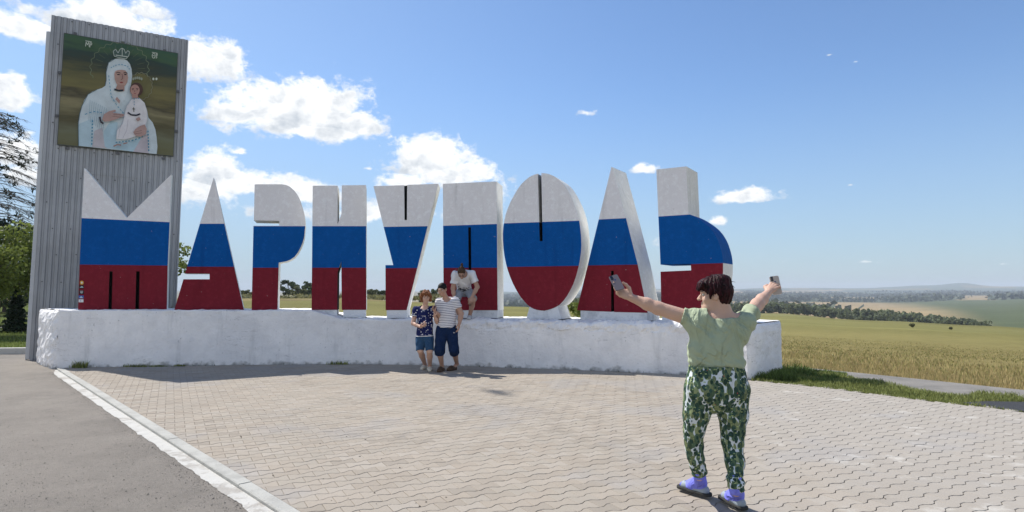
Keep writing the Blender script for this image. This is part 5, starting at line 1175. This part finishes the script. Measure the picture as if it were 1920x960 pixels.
def woman():
    Y0 = 4.35; W = lambda px, py, dy=0.0: A3(P(px, py, Y0 + dy))
    up = A3((0, 0, 1)); fw = unit((-.05, 1, 0)); rt = np.cross(fw, up)
    root = empty('person', Vector(W(1345, 940)) * 1.0, 'older woman in pale green top and leaf print trousers, holding up two phones', 'person', 'people at the sign'); root.location.z = 0
    hf = unit((-.965, .24, -.05)); Hm = frame(hf, (-.06, .0, 1)); hc = W(1339, 553, .0)
    nk = W(1354, 590); shL, shR = W(1305, 601, 0), W(1396, 601, 0); elL, wrL = W(1234, 578, .06), W(1183, 558, .10); elR, wrR = W(1420, 571, .17), W(1441, 548, .34)
    hipL, hipR = W(1313, 730), W(1374, 730); knL, anL = W(1300, 820, .03), W(1311, 893, .10); knR, anR = W(1373, 826, -.02), W(1380, 922, -.13)
    # body
    S = SDF(.0048); flat = (fw, 1.38)
    S.chain([W(1346, 612), W(1344, 650), W(1344, 705)], [.125, .145, .165], .05, flat); S.chain([shL, W(1350, 606), shR], [.052, .066, .052], .05)
    S.chain([W(1354, 604, .0), W(1350, 577, .0), hc + Hm[2] * -.05 - Hm[1] * .02], [.068, .057, .056], .05)
    head(S, hc, Hm, .98, True, True)
    S.ell(hc + (Hm[1] * .045 - Hm[2] * .088) * .98, Hm, (.045, .04, .026), .03)
    S.chain([shL, elL], [.056, .047], .03); S.chain([elL, elL * .6 + wrL * .4, wrL], [.045, .043, .026], .02)
    S.chain([shR, elR], [.056, .046], .03); S.chain([elR, elR * .6 + wrR * .4, wrR], [.045, .042, .026], .02)
    dl = unit(W(1157, 544, .11) - wrL); hand(S, wrL, dl, (.25, -.9, .3), (.75, 0, .65), (.55, .60, .75, .95), .25, .98, .08)
    dr = unit(W(1455, 531, .37) - wrR); hand(S, wrR, dr, (.55, .75, -.2), (-.7, .1, .6), (1.0, 1.0, 1.0, 1.0), .55, .98, .03)
    S.chain([hipL, knL], [.08, .045], .03); S.chain([knL, anL], [.043, .032], .02); S.chain([hipR, knR], [.08, .05], .03); S.chain([knR, anR], [.045, .032], .02)
    S.mesh('body', SK_W, root)
    eyes(root, hc, Hm, .98)
    # short dark hair, full at the back
    q = lambda a, b, d: hc + (Hm[0] * a + Hm[1] * b + Hm[2] * d)
    T = SDF(.0045); T.ell(q(0, -.022, .042), Hm, (.089, .100, .096), .02); T.ell(q(0, -.062, .022), Hm, (.074, .066, .066), .03); T.ell(q(0, -.036, -.008), Hm, (.078, .074, .080), .03); T.ell(q(0, .05, .075), Hm, (.066, .055, .045), .03); T.cap(q(.0, -.058, -.045), q(0, -.050, -.085), .044, .024, .03); T.ell(q(0, -.05, .105), Hm, (.06, .07, .035), .03)
    for k in range(9):
        a = -.9 + k * .225; b0 = q(.062 * math.sin(a * 1.5), .075 + .018 * math.cos(a * 1.6), .082); T.cap(b0, b0 + Hm[1] * .022 - Hm[2] * (.032 + .012 * (k % 3)) + Hm[0] * .012 * (1 if k % 2 else -1), .015, .004, .01)
    T.ell(q(0, .108, -.036), Hm, (.12, .074, .074), .010, 's')
    for s in (-1, 1): T.ell(q(s * .102, .010, -.050), Hm, (.048, .062, .062), .008, 's'); T.cap(q(s * .072, .036, .03), q(s * .076, .030, -.022), .014, .005, .01)
    T.ell(q(0, -.03, -.128), Hm, (.12, .14, .052), .012, 's')
    T.disp(hair_strands(.0020, hc, Hm[1] * .6 + Hm[2] * .8, 190)); T.mesh('hair', hairmat('hair_dark_auburn', (.006, .0026, .0034), (.046, .010, .014)), root)
    hs = MB(); rng = np.random.default_rng(8)
    for k in range(230):
        a, e = rng.uniform(0, 6.283), rng.uniform(-.25, 1.5); dv = A3((math.cos(a) * math.cos(e), math.sin(a) * math.cos(e), math.sin(e)))
        if dv[1] > .55 and dv[2] < .45: continue
        p0 = q(*(A3((0, -.022, .036)) + dv * A3((.088, .100, .098)))); fl = unit((Hm[1] * .5 if dv[1] > 0 else -Hm[1] * .35) * max(0, dv[2]) - Hm[2] * (1 - dv[2] * .6) + rng.normal(size=3) * .35); o_ = unit(p0 - hc)
        hs.tube([p0, p0 + fl * .018 + o_ * rng.uniform(.002, .007), p0 + fl * rng.uniform(.03, .045) + o_ * rng.uniform(-.002, .010)], [.0022, .0019, .0007], 4, False)
    tag(hs.build('hair_strands', bpy.data.materials['hair_dark_auburn'], root), kind='stuff')
    # loose green top with dropped short sleeves
    green = cloth('pale_green_cotton', (.365, .42, .295)); T = SDF(.0055)
    T.chain([W(1347, 614), W(1345, 636), W(1343, 664), W(1341, 680)], [.152, .166, .174, .178], .05, (fw, 1.36)); T.chain([W(1306, 602), W(1350, 607), W(1394, 602)], [.062, .080, .062], .05); T.chain([W(1316, 618), W(1385, 618)], [.085, .085], .05, (fw, 1.1))
    T.chain([shL, shL * .82 + elL * .18, shL * .64 + elL * .36], [.071, .071, .069], .04); T.chain([shR, shR * .78 + elR * .22, shR * .58 + elR * .42], [.071, .070, .068], .04)
    T.ell(W(1305, 677), np.eye(3), (.05, .1, .035), .03); T.ell(W(1380, 679), np.eye(3), (.05, .1, .032), .03); T.ell(W(1345, 682, -.03), np.eye(3), (.14, .12, .03), .03)
    cx = W(1345, 600)
    def fold(x, y, z):
        dz = cx[2] - z; v = .014 * np.sin((x - cx[0]) * 34 + 5 * dz + 1.5 * np.sin(dz * 9)) * np.clip(1 - dz * 2.2, .15, 1)
        v += .015 * np.sin((z * 24 + 7 * np.abs(x - cx[0]) * 1.6) + 2.2 * np.sin((x - cx[0]) * 8)) * np.clip(dz * 3 - .15, 0, 1)
        v += .011 * np.sin((x * 1.0 + z * .9) * 44 + y * 8) * np.clip(.5 + 3 * np.abs(x - cx[0]) - .5, 0, 1) * np.clip(1 - dz, 0, 1)
        return v + .0028 * np.sin(x * 80 + z * 55 + 3 * np.sin(z * 30))
    T.disp(fold); T.cut(W(1345, 687.5), (0, 0, -1)); T.ell(W(1353, 586, -.005), frame((0, 1, 0), (-.04, -.2, 1)), (.125, .13, .050), .02, 's')
    T.cut(shL * .64 + elL * .36, elL - shL); T.cut(shR * .57 + elR * .43, elR - shR); T.mesh('top', green, root)
    # trousers
    T = SDF(.0055); T.chain([W(1342, 690), W(1343, 705), W(1344, 722)], [.172, .195, .200], .05, (fw, 1.30)); T.ell(W(1318, 730, -.055), np.eye(3), (.11, .095, .105), .04); T.ell(W(1371, 730, -.055), np.eye(3), (.11, .095, .105), .04)
    T.chain([hipL, W(1306, 775, .01), knL, W(1304, 858, .06), anL + up * .05, anL + up * .022], [.112, .094, .066, .058, .050, .044], .02); T.chain([hipR, W(1374.5, 775, 0), knR, W(1378, 868, -.07), anR + up * .06, anR + up * .030], [.116, .100, .074, .062, .052, .046], .02)
    kn = knL[2]
    def fold2(x, y, z):
        low = np.clip((hipL[2] - z - .1) * 2, 0, 1); cuff = np.clip((anL[2] + .16 - z) * 7, 0, 1)
        return .0035 * np.sin(z * 52 + x * 26 + 2 * np.sin(x * 20 + z * 12)) * (.3 + low) + .0045 * np.sin(z * 120 + 2 * np.sin(x * 40)) * cuff + .002 * np.sin(z * 30 - x * 60)
    T.disp(fold2); T.cut(W(1345, 684.5), (0, 0, 1)); T.mesh('trousers', leaf_print(), root)
    for an in (anL, anR): pass
    # socks and sandals
    sockm = cloth('violet_sock', (.20, .215, .72)); strap = mat('sandal_grey', (.30, .35, .39), .6); sole = mat('sandal_sole', (.035, .035, .032), .8)
    for an, heel, toe, side in ((anL, G(1324, 929, .02), G(1284, 917, .02), 1), (anR, G(1391, 954, .02), G(1362, 938, .02), -1)):
        heel, toe = A3(heel), A3(toe); d = toe - heel; d[2] = 0; Lf = .235; d = unit(d); toe = heel + d * (Lf - .035); lat = np.cross(d, up); hz = .034
        K = SDF(.004); K.chain([an + up * .085, an + up * .02, A3((an[0], an[1], an[2])) * .5 + (heel + up * .1 + d * .045) * .5, heel + d * .045 + up * .085], [.041, .042, .040, .042], .02)
        K.chain([heel + d * .02 + up * hz, heel + d * .10 + up * (hz + .014), toe + up * (hz - .008)], [.032, .036, .026], .03, (up, .95)); K.cap(heel + d * .05 + up * .09, heel + d * .12 + up * .05, .040, .034, .03); K.cut(heel + up * .022, -up)
        K.mesh('sock', sockm, root)
        M = SDF(.004); M.chain([heel + up * .010 - d * .004, heel + d * .10 + up * .010, toe + up * .010 + d * .008], [.040, .041, .042], .02); M.cut(heel + up * .001, -up); M.cut(heel + up * .022, up); sn = M.mesh('sandal_sole', sole, root)
        M = SDF(.004); M.chain([heel + d * .012 + up * (hz + .0), heel + d * .10 + up * (hz + .016), toe + up * (hz - .004)], [.036, .0385, .030], .03)
        M.cap(heel + d * .058 - lat * .06 + up * .14, heel + d * .058 + lat * .06 + up * .135, .064, .064, .01, 's'); M.ell(heel + d * .120 + up * .065, frame(d, up), (.030, .012, .05), .006, 's'); M.ell(heel + d * .09 + up * .05 + lat * .05, frame(d, up), (.03, .014, .020), .006, 's'); M.ell(heel + d * .165 + up * .07, frame(d, up), (.016, .012, .05), .006, 's')
        M.ell(heel + d * .225 + up * .04, frame(d, up), (.05, .028, .04), .006, 's'); M.cut(heel + up * .016, -up); M.mesh('sandal_strap', strap, root)
    # phones
    phone('smartphone', W(1156, 530.0, .070), unit(W(1148, 515, .155) - W(1164, 545, .055)), (.05, -1, .25), 'dark grey smartphone held up in the woman\'s left hand, before letter Л', mat('phone_grey', (.12, .105, .12), .3, spec=.5), w=.066, l=.140, lens=-1)
    phone('smartphone', W(1454.5, 535, .385), unit(W(1450, 512, .40) - W(1460, 556, .36)), (-.15, -1, .1), 'pale gold smartphone held up in the woman\'s right hand, against the sky', mat('phone_gold', (.46, .40, .36), .3, spec=.5), w=.068, l=.145, lens=-1)
woman()

# ---------------- the couple and the crouching man
def torso_frame(shL, shR, pel): 
    c = (shL + shR) / 2; lat = unit(shR - shL); upv = unit(c - pel); f = np.cross(upv, lat); return lat, unit(f), upv
def person_far(name, label, J, spec):
    """J: joints in world space as seen (a = image left, b = image right)"""
    root = empty('person', Vector((J['pel'][0], J['pel'][1], spec['z0'])), label, 'person', 'people at the sign'); H = .0062; up = A3((0, 0, 1))
    shA, shB, pel, hc = J['shA'], J['shB'], J['pel'], J['head']; c = (shA + shB) / 2; lat = unit(shB - shA); tu = unit(c - pel); fw = unit(np.cross(lat, tu))
    if fw[1] > 0: fw = -fw
    flat = (fw, spec.get('flat', 1.35)); k = spec.get('fat', 1.0); Hm = frame(J['face'], J.get('hup', (0, 0, 1)))
    nb = c + tu * .02
    S = SDF(H); S.chain([c - tu * .08, (c + pel) / 2, pel], [.125 * k, .125 * k, .14 * k], .05, flat); S.chain([shA, c, shB], [.05, .065, .05], .05)
    S.chain([nb, hc - Hm[2] * .06 - Hm[1] * .015], [.052, .05], .03); head(S, hc, Hm, spec.get('hs', 1.0), smile=spec.get('smile', False))
    a = spec.get('arm', 1.0)
    for s in 'AB':
        sh, el, wr = J['sh' + s], J['el' + s], J['wr' + s]; S.chain([sh, el], [.052 * a, .043 * a], .03); S.chain([el, el * .6 + wr * .4, wr], [.041 * a, .041 * a, .027 * a], .02)
        if 'hd' + s in J: hd, hn, hs, hcurl = J['hd' + s]; hand(S, wr, hd, hn, hs, hcurl, .5, 1.0)
        hp, kn, an = J['hip' + s], J['kn' + s], J['an' + s]; S.chain([hp, kn], [.085 * k, .058], .03); S.chain([kn, kn * .62 + an * .38, an], [.053, .056, .036], .02)
        ft = J['ft' + s]; S.chain([an, an * .5 + ft * .5 + up * -.02, ft], [.036, .034, .026], .02)
    S.mesh('body', spec['skin'], root); eyes(root, hc, Hm, spec.get('hs', 1.0), spec['brow'])
    return root, (c, lat, tu, fw, Hm, flat, k)
def tee(root, J, G_, m, H=.0065, slv=.5, loose=.022, hem=.0, seed=1, vneck=.05, name='t_shirt', amp=.003):
    c, lat, tu, fw, Hm, flat, k = G_; pel = J['pel']; T = SDF(H); lo = pel - tu * hem
    T.chain([c - tu * .07, (c + pel) / 2, lo - tu * .03], [.130 * k + loose, .130 * k + loose, .142 * k + loose], .05, flat); T.chain([J['shA'], c, J['shB']], [.056 + loose * .5, .075 + loose * .4, .056 + loose * .5], .05)
    for s in 'AB': sh, el = J['sh' + s], J['el' + s]; T.chain([sh, sh * (1 - slv) + el * slv], [.060 + loose * .6, .054 + loose * .7], .04)
    T.disp(folds(amp, 38, seed)); T.cut(lo, -tu)
    T.ell(c + tu * .075 + fw * .045, np.array([lat, fw, tu]), (.082, .09, .052 + vneck), .01, 's')
    for s in 'AB':
        sh, el = J['sh' + s], J['el' + s]; d = unit(el - sh); q = sh * (1 - slv) + el * slv; T.cap(q + d * .10, q + d * .30, .10, .10, .004, 's')
    return T.mesh(name, m, root)
def shorts(root, J, G_, m, end, w0=.105, w1=.085, H=.0065, seed=2, name='shorts', top=.0, amp=.003):
    c, lat, tu, fw, Hm, flat, k = G_; T = SDF(H); pel = J['pel']
    T.chain([pel + tu * (.02 + top), (J['hipA'] + J['hipB']) / 2], [.145 * k, .150 * k], .05, flat)
    for s in 'AB':
        hp, kn, an = J['hip' + s], J['kn' + s], J['an' + s]; e = end[s] if isinstance(end, dict) else end
        pts = [hp, kn]; q = hp + (kn - hp) * min(e, 1) if e <= 1 else kn + (an - kn) * (e - 1)
        dd = unit((kn - hp) if e <= 1 else (an - kn)) * .06; T.chain([hp, hp * .5 + q * .5, q + dd] if e <= 1 else [hp, kn, q + dd], [w0 * k, (w0 + w1) / 2 * k, w1 * k] if e <= 1 else [w0 * k, w1 * 1.04 * k, w1 * k], .014)
    T.disp(folds(amp, 30, seed))
    for s in 'AB':
        hp, kn, an = J['hip' + s], J['kn' + s], J['an' + s]; e = end[s] if isinstance(end, dict) else end
        a, b = (hp, kn) if e <= 1 else (kn, an); d = unit(b - a); q = a + (b - a) * (e if e <= 1 else e - 1); T.cap(q + d * .3, q + d * .5, .3, .3, .004, 's')
    o = T.mesh(name, m, root); return o
def dots():
    m = mat('navy_dotted_cotton', (.012, .018, .075), .85, spec=.1); nt = m.node_tree; b = nt.nodes['Principled BSDF']; g = nd(nt, 'ShaderNodeTexCoord'); v = nd(nt, 'ShaderNodeTexVoronoi'); v.inputs['Scale'].default_value = 22; v.inputs['Randomness'].default_value = .75
    mp = nd(nt, 'ShaderNodeMapping'); mp.inputs['Scale'].default_value = (1, .35, 1); nt.links.new(g.outputs['Object'], mp.inputs[0]); nt.links.new(mp.outputs[0], v.inputs['Vector'])
    nt.links.new(mixc(nt, mth(nt, 'SUBTRACT', 1.0, smooth(nt, v.outputs['Distance'], .20, .30)), (.012, .018, .085), (.62, .62, .66)), b.inputs['Base Color']); return m
def stripes():
    m = mat('striped_cotton', (.7, .7, .72), .85, spec=.1); nt = m.node_tree; b = nt.nodes['Principled BSDF']; g = nd(nt, 'ShaderNodeTexCoord'); sp = nd(nt, 'ShaderNodeSeparateXYZ'); nt.links.new(g.outputs['Object'], sp.inputs[0])
    n = nd(nt, 'ShaderNodeTexNoise'); n.inputs['Scale'].default_value = 5; nt.links.new(g.outputs['Object'], n.inputs['Vector'])
    z = mth(nt, 'ADD', mth(nt, 'ADD', sp.outputs[2], mth(nt, 'MULTIPLY', sp.outputs[0], -.06)), mth(nt, 'MULTIPLY', n.outputs[0], .03)); f = mth(nt, 'FRACT', mth(nt, 'MULTIPLY', z, 31))
    nt.links.new(mixc(nt, mth(nt, 'GREATER_THAN', f, .66), (.74, .73, .74), (.13, .13, .21)), b.inputs['Base Color']); return m
def couple():
    Y = 11.72; W = lambda px, py, dy=0.0: A3(P(px, py, Y + dy)); gz0 = lambda px, py: A3(G(px, py, 0.0))
    fA, fB = gz0(796, 692), gz0(805, 695)
    J = dict(head=W(798.5, 557, -.05), face=(.22, -.95, -.22), shA=W(780, 582), shB=W(813, 581), pel=W(796, 628), elA=W(774.5, 606, -.02), wrA=W(789, 613, -.20), elB=W(820, 604, -.02), wrB=W(814.5, 592, -.16), hipA=W(788, 632), hipB=W(804, 632),
             knA=W(788, 657, -.06), knB=W(805.5, 658, -.10), anA=fA + A3((.0, .06, .085)), anB=fB + A3((0, .05, .085)), ftA=fA + A3((-.02, -.09, .035)), ftB=fB + A3((.02, -.10, .035)),
             hdA=((.8, -.45, .25), (-.2, .3, .9), (.3, -.9, .3), (1.3, 1.3, 1.3, 1.3)), hdB=((.05, -.35, .95), (.9, .3, .1), (-.3, -.8, .2), (.25, .3, .35, .5)))
    r, g_ = person_far('person', 'woman with short reddish hair in navy dotted shirt, walking arm in arm', J, dict(z0=0, skin=SK_C, brow=(.12, .06, .04), fat=1.02, arm=.92, hs=.98, smile=True))
    t = tee(r, J, g_, dots(), slv=.42, loose=.020, hem=.02, seed=3, vneck=.03, name='shirt')
    white = cloth('white_trim', (.75, .75, .77)); T = SDF(.006); c, lat, tu, fw, Hm, flat, k = g_
    mb = MB(); n = 22; mb.tube([Vector(c + tu * (.055 - .055 * max(0, math.cos(a))) + lat * .088 * math.sin(a) + fw * (.012 + .088 * math.cos(a)) ) for a in np.linspace(-2.2, 2.2, n)], [.009] * n, 6); mb.build('collar', white, t, True)
    lo = J['pel'] - tu * .02; rr = .142 * 1.02 + .022; mb = MB(); mb.tube([Vector(lo + lat * rr * math.sin(a) + fw * rr / flat[1] * math.cos(a) + tu * .004) for a in np.linspace(-3.1416, 3.1416, 30)], [.008] * 30, 5, False); mb.build('hem', white, t, True)
    for s in 'AB': sh, el = J['sh' + s], J['el' + s]; q = sh * .58 + el * .42; d = unit(el - sh); x = unit(np.cross(d, (0, 1, 0))); y = np.cross(d, x); mb = MB(); mb.tube([Vector(q + (x * math.sin(a) + y * math.cos(a)) * .069) for a in np.linspace(-3.1416, 3.1416, 20)], [.008] * 20, 5, False); mb.build('cuff', white, t, True)
    shorts(r, J, g_, cloth('denim_blue', (.030, .075, .150), var=.25), .97, .092, .074, seed=4, name='denim_shorts')
    hc = J['head']; Hm = g_[4]; q = lambda a, b, d: hc + (Hm[0] * a + Hm[1] * b + Hm[2] * d); T = SDF(.0065); T.ell(q(0, -.025, .04), Hm, (.095, .105, .092), .02); T.ell(q(0, -.05, -.03), Hm, (.098, .07, .09), .03); T.ell(q(0, .05, .092), Hm, (.07, .05, .03), .03)
    for s in (-1, 1): T.cap(q(s * .085, .012, .03), q(s * .082, .012, -.07), .024, .020, .02)
    T.ell(q(0, .13, -.045), Hm, (.070, .085, .10), .012, 's'); T.ell(q(0, .02, -.15), Hm, (.12, .10, .05), .01, 's'); T.disp(folds(.006, 60, 3)); T.disp(hair_strands(.004, hc, Hm[2], 110, 2)); T.mesh('hair', hairmat('hair_ginger', (.12, .045, .022), (.30, .13, .06)), r)
    shm = mat('cream_canvas', (.62, .58, .48), .8)
    for s, f in (('A', fA), ('B', fB)):
        d = unit(J['ft' + s] * A3((1, 1, 0)) - f * A3((1, 1, 0))); K = SDF(.005); h0 = f - d * .05; K.chain([h0 + A3((0, 0, .036)), h0 + d * .10 + A3((0, 0, .034)), h0 + d * .18 + A3((0, 0, .026))], [.044, .046, .038], .02); K.cut(f, (0, 0, -1)); K.ell(h0 + d * .03 + A3((0, 0, .085)), frame(d, (0, 0, 1)), (.034, .06, .045), .008, 's'); K.mesh('shoe', shm, r)
    # the man beside her
    fA, fB = gz0(828, 696), gz0(850, 694)
    J = dict(head=W(829, 542.5, -.10), face=(-.30, -.90, -.36), shA=W(823, 567, .02), shB=W(854, 565, 0), pel=W(837, 612, 0), elA=W(827, 595, .02), wrA=W(818, 586, -.16), elB=W(864.5, 588, .0), wrB=W(861.5, 606, -.08), hipA=W(829, 618), hipB=W(846, 618),
             knA=W(824, 655, -.07), knB=W(851, 655, -.06), anA=fA + A3((.0, .05, .09)), anB=fB + A3((.06, .10, .11)), ftA=fA + A3((-.03, -.10, .035)), ftB=fB + A3((-.03, -.07, .035)),
             hdA=((-.6, -.3, .7), (.5, -.4, .5), (-.2, -.9, -.1), (.9, .9, .9, .9)), hdB=((-.05, -.15, -1), (-.9, .2, 0), (-.2, -.95, 0), (.5, .55, .6, .65)))
    r, g_ = person_far('person', 'man with cropped dark hair in striped white shirt and long navy shorts', J, dict(z0=0, skin=SK_B, brow=(.02, .015, .012), fat=1.10, arm=1.18, hs=1.02))
    tee(r, J, g_, stripes(), slv=.46, loose=.026, hem=.02, seed=5, vneck=.07)
    navy = cloth('navy_jersey', (.010, .024, .070), var=.15); sh = shorts(r, J, g_, navy, 1.18, .108, .086, seed=6, name='long_shorts')
    wm = cloth('white_print', (.7, .7, .72)); 
    for px, py, w in ((851, 624, 2.2), (853, 642, 1.2)):
        b_ = W(px, py, -.115); mb = MB(); mb.prism([Vector(b_) + Vector((x * .01, 0, z * .01)) for x, z in ((-w, -.4), (w, -.4), (w * .9, .5), (w * .2, .2), (-w * .1, 1.0))][::-1], (0, .03, 0)); mb.build('print', wm, sh)
    hc = J['head']; Hm = g_[4]; q = lambda a, b, d: hc + (Hm[0] * a + Hm[1] * b + Hm[2] * d) * 1.02; T = SDF(.0058); T.ell(q(0, -.016, .030), Hm, (.080, .097, .093), .02); T.ell(q(0, .115, -.02), Hm, (.11, .070, .085), .010, 's'); T.ell(q(0, .03, -.13), Hm, (.12, .11, .085), .01, 's'); T.ell(q(0, -.06, -.15), Hm, (.12, .11, .06), .01, 's'); T.disp(hair_strands(.0012, hc, Hm[2], 200, 1)); T.mesh('hair', hairmat('hair_black', (.006, .006, .007), (.020, .018, .017)), r)
    br = mat('brown_leather', (.075, .045, .028), .6)
    for s, f in (('A', fA), ('B', fB)):
        d = unit(J['ft' + s] * A3((1, 1, 0)) - J['an' + s] * A3((1, 1, 0))); K = SDF(.005); h0 = f - d * .05; K.chain([h0 + A3((0, 0, .030)), h0 + d * .12 + A3((0, 0, .040)), h0 + d * .205 + A3((0, 0, .028))], [.048, .054, .044], .02); K.cut(f, (0, 0, -1)); K.ell(h0 + d * .015 + A3((0, 0, .09)), frame(d, (0, 0, 1)), (.045, .075, .058), .008, 's'); K.mesh('clog', br, r)
    # the man stepping down from the wall
    s = wall_s_px(872); p0, wt, wn = wall_at(s); Yw = p0.y; zt = wtop(s); W = lambda px, py, dy=0.0: A3(P(px, py, Yw + .16 + dy))
    fB = A3((P(880.5, 600, Yw + .1).x, Yw + .13, zt)); fA = A3((P(859, 600, Yw + .1).x, Yw + .14, zt))
    J = dict(head=W(865.5, 511, -.40), face=(.02, -.66, -.75), hup=(-.02, -.66, .75), shA=W(853.5, 515, -.24), shB=W(885, 514, -.24), pel=W(870, 542, .06), elA=W(849.5, 541, -.22), wrA=W(852, 560, -.26), elB=W(895, 538, -.24), wrB=W(885, 557, -.30), hipA=W(862.5, 546, .04), hipB=W(879, 546, .04),
             knA=W(856, 563, -.28), knB=W(887.5, 562, -.26), anA=fA + A3((0, .03, .085)), anB=fB + A3((0, .04, .085)), ftA=fA + A3((-.02, -.10, .035)), ftB=fB + A3((-.01, -.11, .035)),
             hdA=((.2, -.3, -.9), (.1, .9, -.2), (.9, -.2, 0), (.5, .5, .5, .5)), hdB=((-.25, -.3, -.9), (-.1, .8, -.3), (-.9, -.3, 0), (.7, .7, .7, .7)))
    r, g_ = person_far('person', 'man with a topknot in a white t-shirt crouching on the wall before letter П', J, dict(z0=zt, skin=SK_B, brow=(.05, .03, .02), fat=.92, arm=1.05, flat=1.3))
    t = tee(r, J, g_, cloth('white_cotton', (.78, .78, .80)), slv=.55, loose=.028, hem=-.02, seed=8, vneck=.05, amp=.004)
    c, lat, tu, fw, Hm, flat, k = g_; pm = mat('black_print', (.03, .035, .05), .9); rng = np.random.default_rng(3)
    mb = MB()
    for i in range(26):
        a = rng.uniform(-.75, .75); zz = rng.uniform(.06, .17); b_ = J['pel'] + tu * zz + lat * .155 * math.sin(a) + fw * (.155 / flat[1] * math.cos(a) + .012); rr = rng.uniform(.010, .022)
        mb.tube([Vector(b_ + (lat * math.cos(w) + tu * math.sin(w) * .7) * rr) for w in np.linspace(rng.uniform(0, 3), rng.uniform(4, 7), 8)], [.0045] * 8, 5)
    tag(mb.build('shirt_print', pm, t), kind='stuff')
    sh = shorts(r, J, g_, cloth('grey_denim', (.34, .36, .40), var=.25), .92, .092, .090, seed=9, name='shorts')
    mb = MB(); q0 = J['knB'] * .96 + J['hipB'] * .04 + A3((-.06, -.02, -.05)); mb.box(Vector(q0), (.016, 0, .004), (0, .03, 0), (0, 0, .075)); mb.build('strap', pm, sh); mb = MB(); q0 = J['knA'] + A3((.06, .0, -.03)); mb.box(Vector(q0), (.02, 0, .008), (0, .03, 0), (-.01, 0, .07)); mb.build('strap', pm, sh)
    hc = J['head']; q = lambda a, b, d: hc + (Hm[0] * a + Hm[1] * b + Hm[2] * d); hm = hairmat('hair_brown', (.035, .02, .012), (.10, .06, .035)); T = SDF(.006); T.ell(q(0, -.018, .032), Hm, (.080, .096, .090), .02); T.ell(q(0, .12, -.02), Hm, (.11, .075, .09), .010, 's'); T.ell(q(0, .04, -.14), Hm, (.12, .12, .095), .01, 's')
    T.cap(q(0, -.02, .115), W(866, 499, -.42), .022, .024, .012); T.ell(W(866, 496, -.42), np.eye(3), (.028, .028, .034), .01); T.disp(hair_strands(.002, hc, Hm[2], 130, 4)); T.mesh('hair', hm, r)
    gl = mat('glasses_dark', (.02, .02, .022), .3); mb = MB()
    for sg in (-1, 1):
        mb.tube([Vector(q(sg * .032 + .021 * math.cos(a), .104, .004 + .016 * math.sin(a))) for a in np.linspace(0, 6.283, 14)], [.003] * 14, 4, False); mb.tube([Vector(q(sg * .053, .102, .01)), Vector(q(sg * .078, .0, .01))], [.003, .003], 4)
    mb.tube([Vector(q(-.011, .106, .006)), Vector(q(.011, .106, .006))], [.003, .003], 4); tag(mb.build('glasses', gl, r))
    tr = mat('trainer_grey', (.50, .52, .54), .7)
    for s, f in (('A', fA), ('B', fB)):
        d = unit(J['ft' + s] * A3((1, 1, 0)) - J['an' + s] * A3((1, 1, 0))); K = SDF(.005); h0 = f - d * .03; K.chain([h0 + A3((0, 0, .036)), h0 + d * .10 + A3((0, 0, .036)), h0 + d * .19 + A3((0, 0, .026))], [.046, .046, .036], .02); K.cap(h0 + A3((0, .01, .05)), h0 + A3((0, .015, .10)), .045, .042, .02); K.cut(f, (0, 0, -1)); K.mesh('trainer', tr, r)
couple()
# ------------------------------------------------------------------ air
def make_haze():
    mb = MB(); s = 6700.0; lo, hi = -45.0, 92.0
    mb.box((0, 0, (lo + hi) / 2), (s, 0, 0), (0, s, 0), (0, 0, (hi - lo) / 2))
    m = bpy.data.materials.new('air'); m.use_nodes = True; nt = m.node_tree; nt.nodes.clear()
    o = nd(nt, 'ShaderNodeOutputMaterial'); v = nd(nt, 'ShaderNodeVolumePrincipled'); v.inputs['Color'].default_value = (.80, .88, 1.0, 1); v.inputs['Density'].default_value = HAZE; v.inputs['Anisotropy'].default_value = 0.0
    nt.links.new(v.outputs[0], o.inputs['Volume']); b = mb.build('haze', m); tag(b, kind='stuff')
HAZE = 1.9e-4
make_haze()
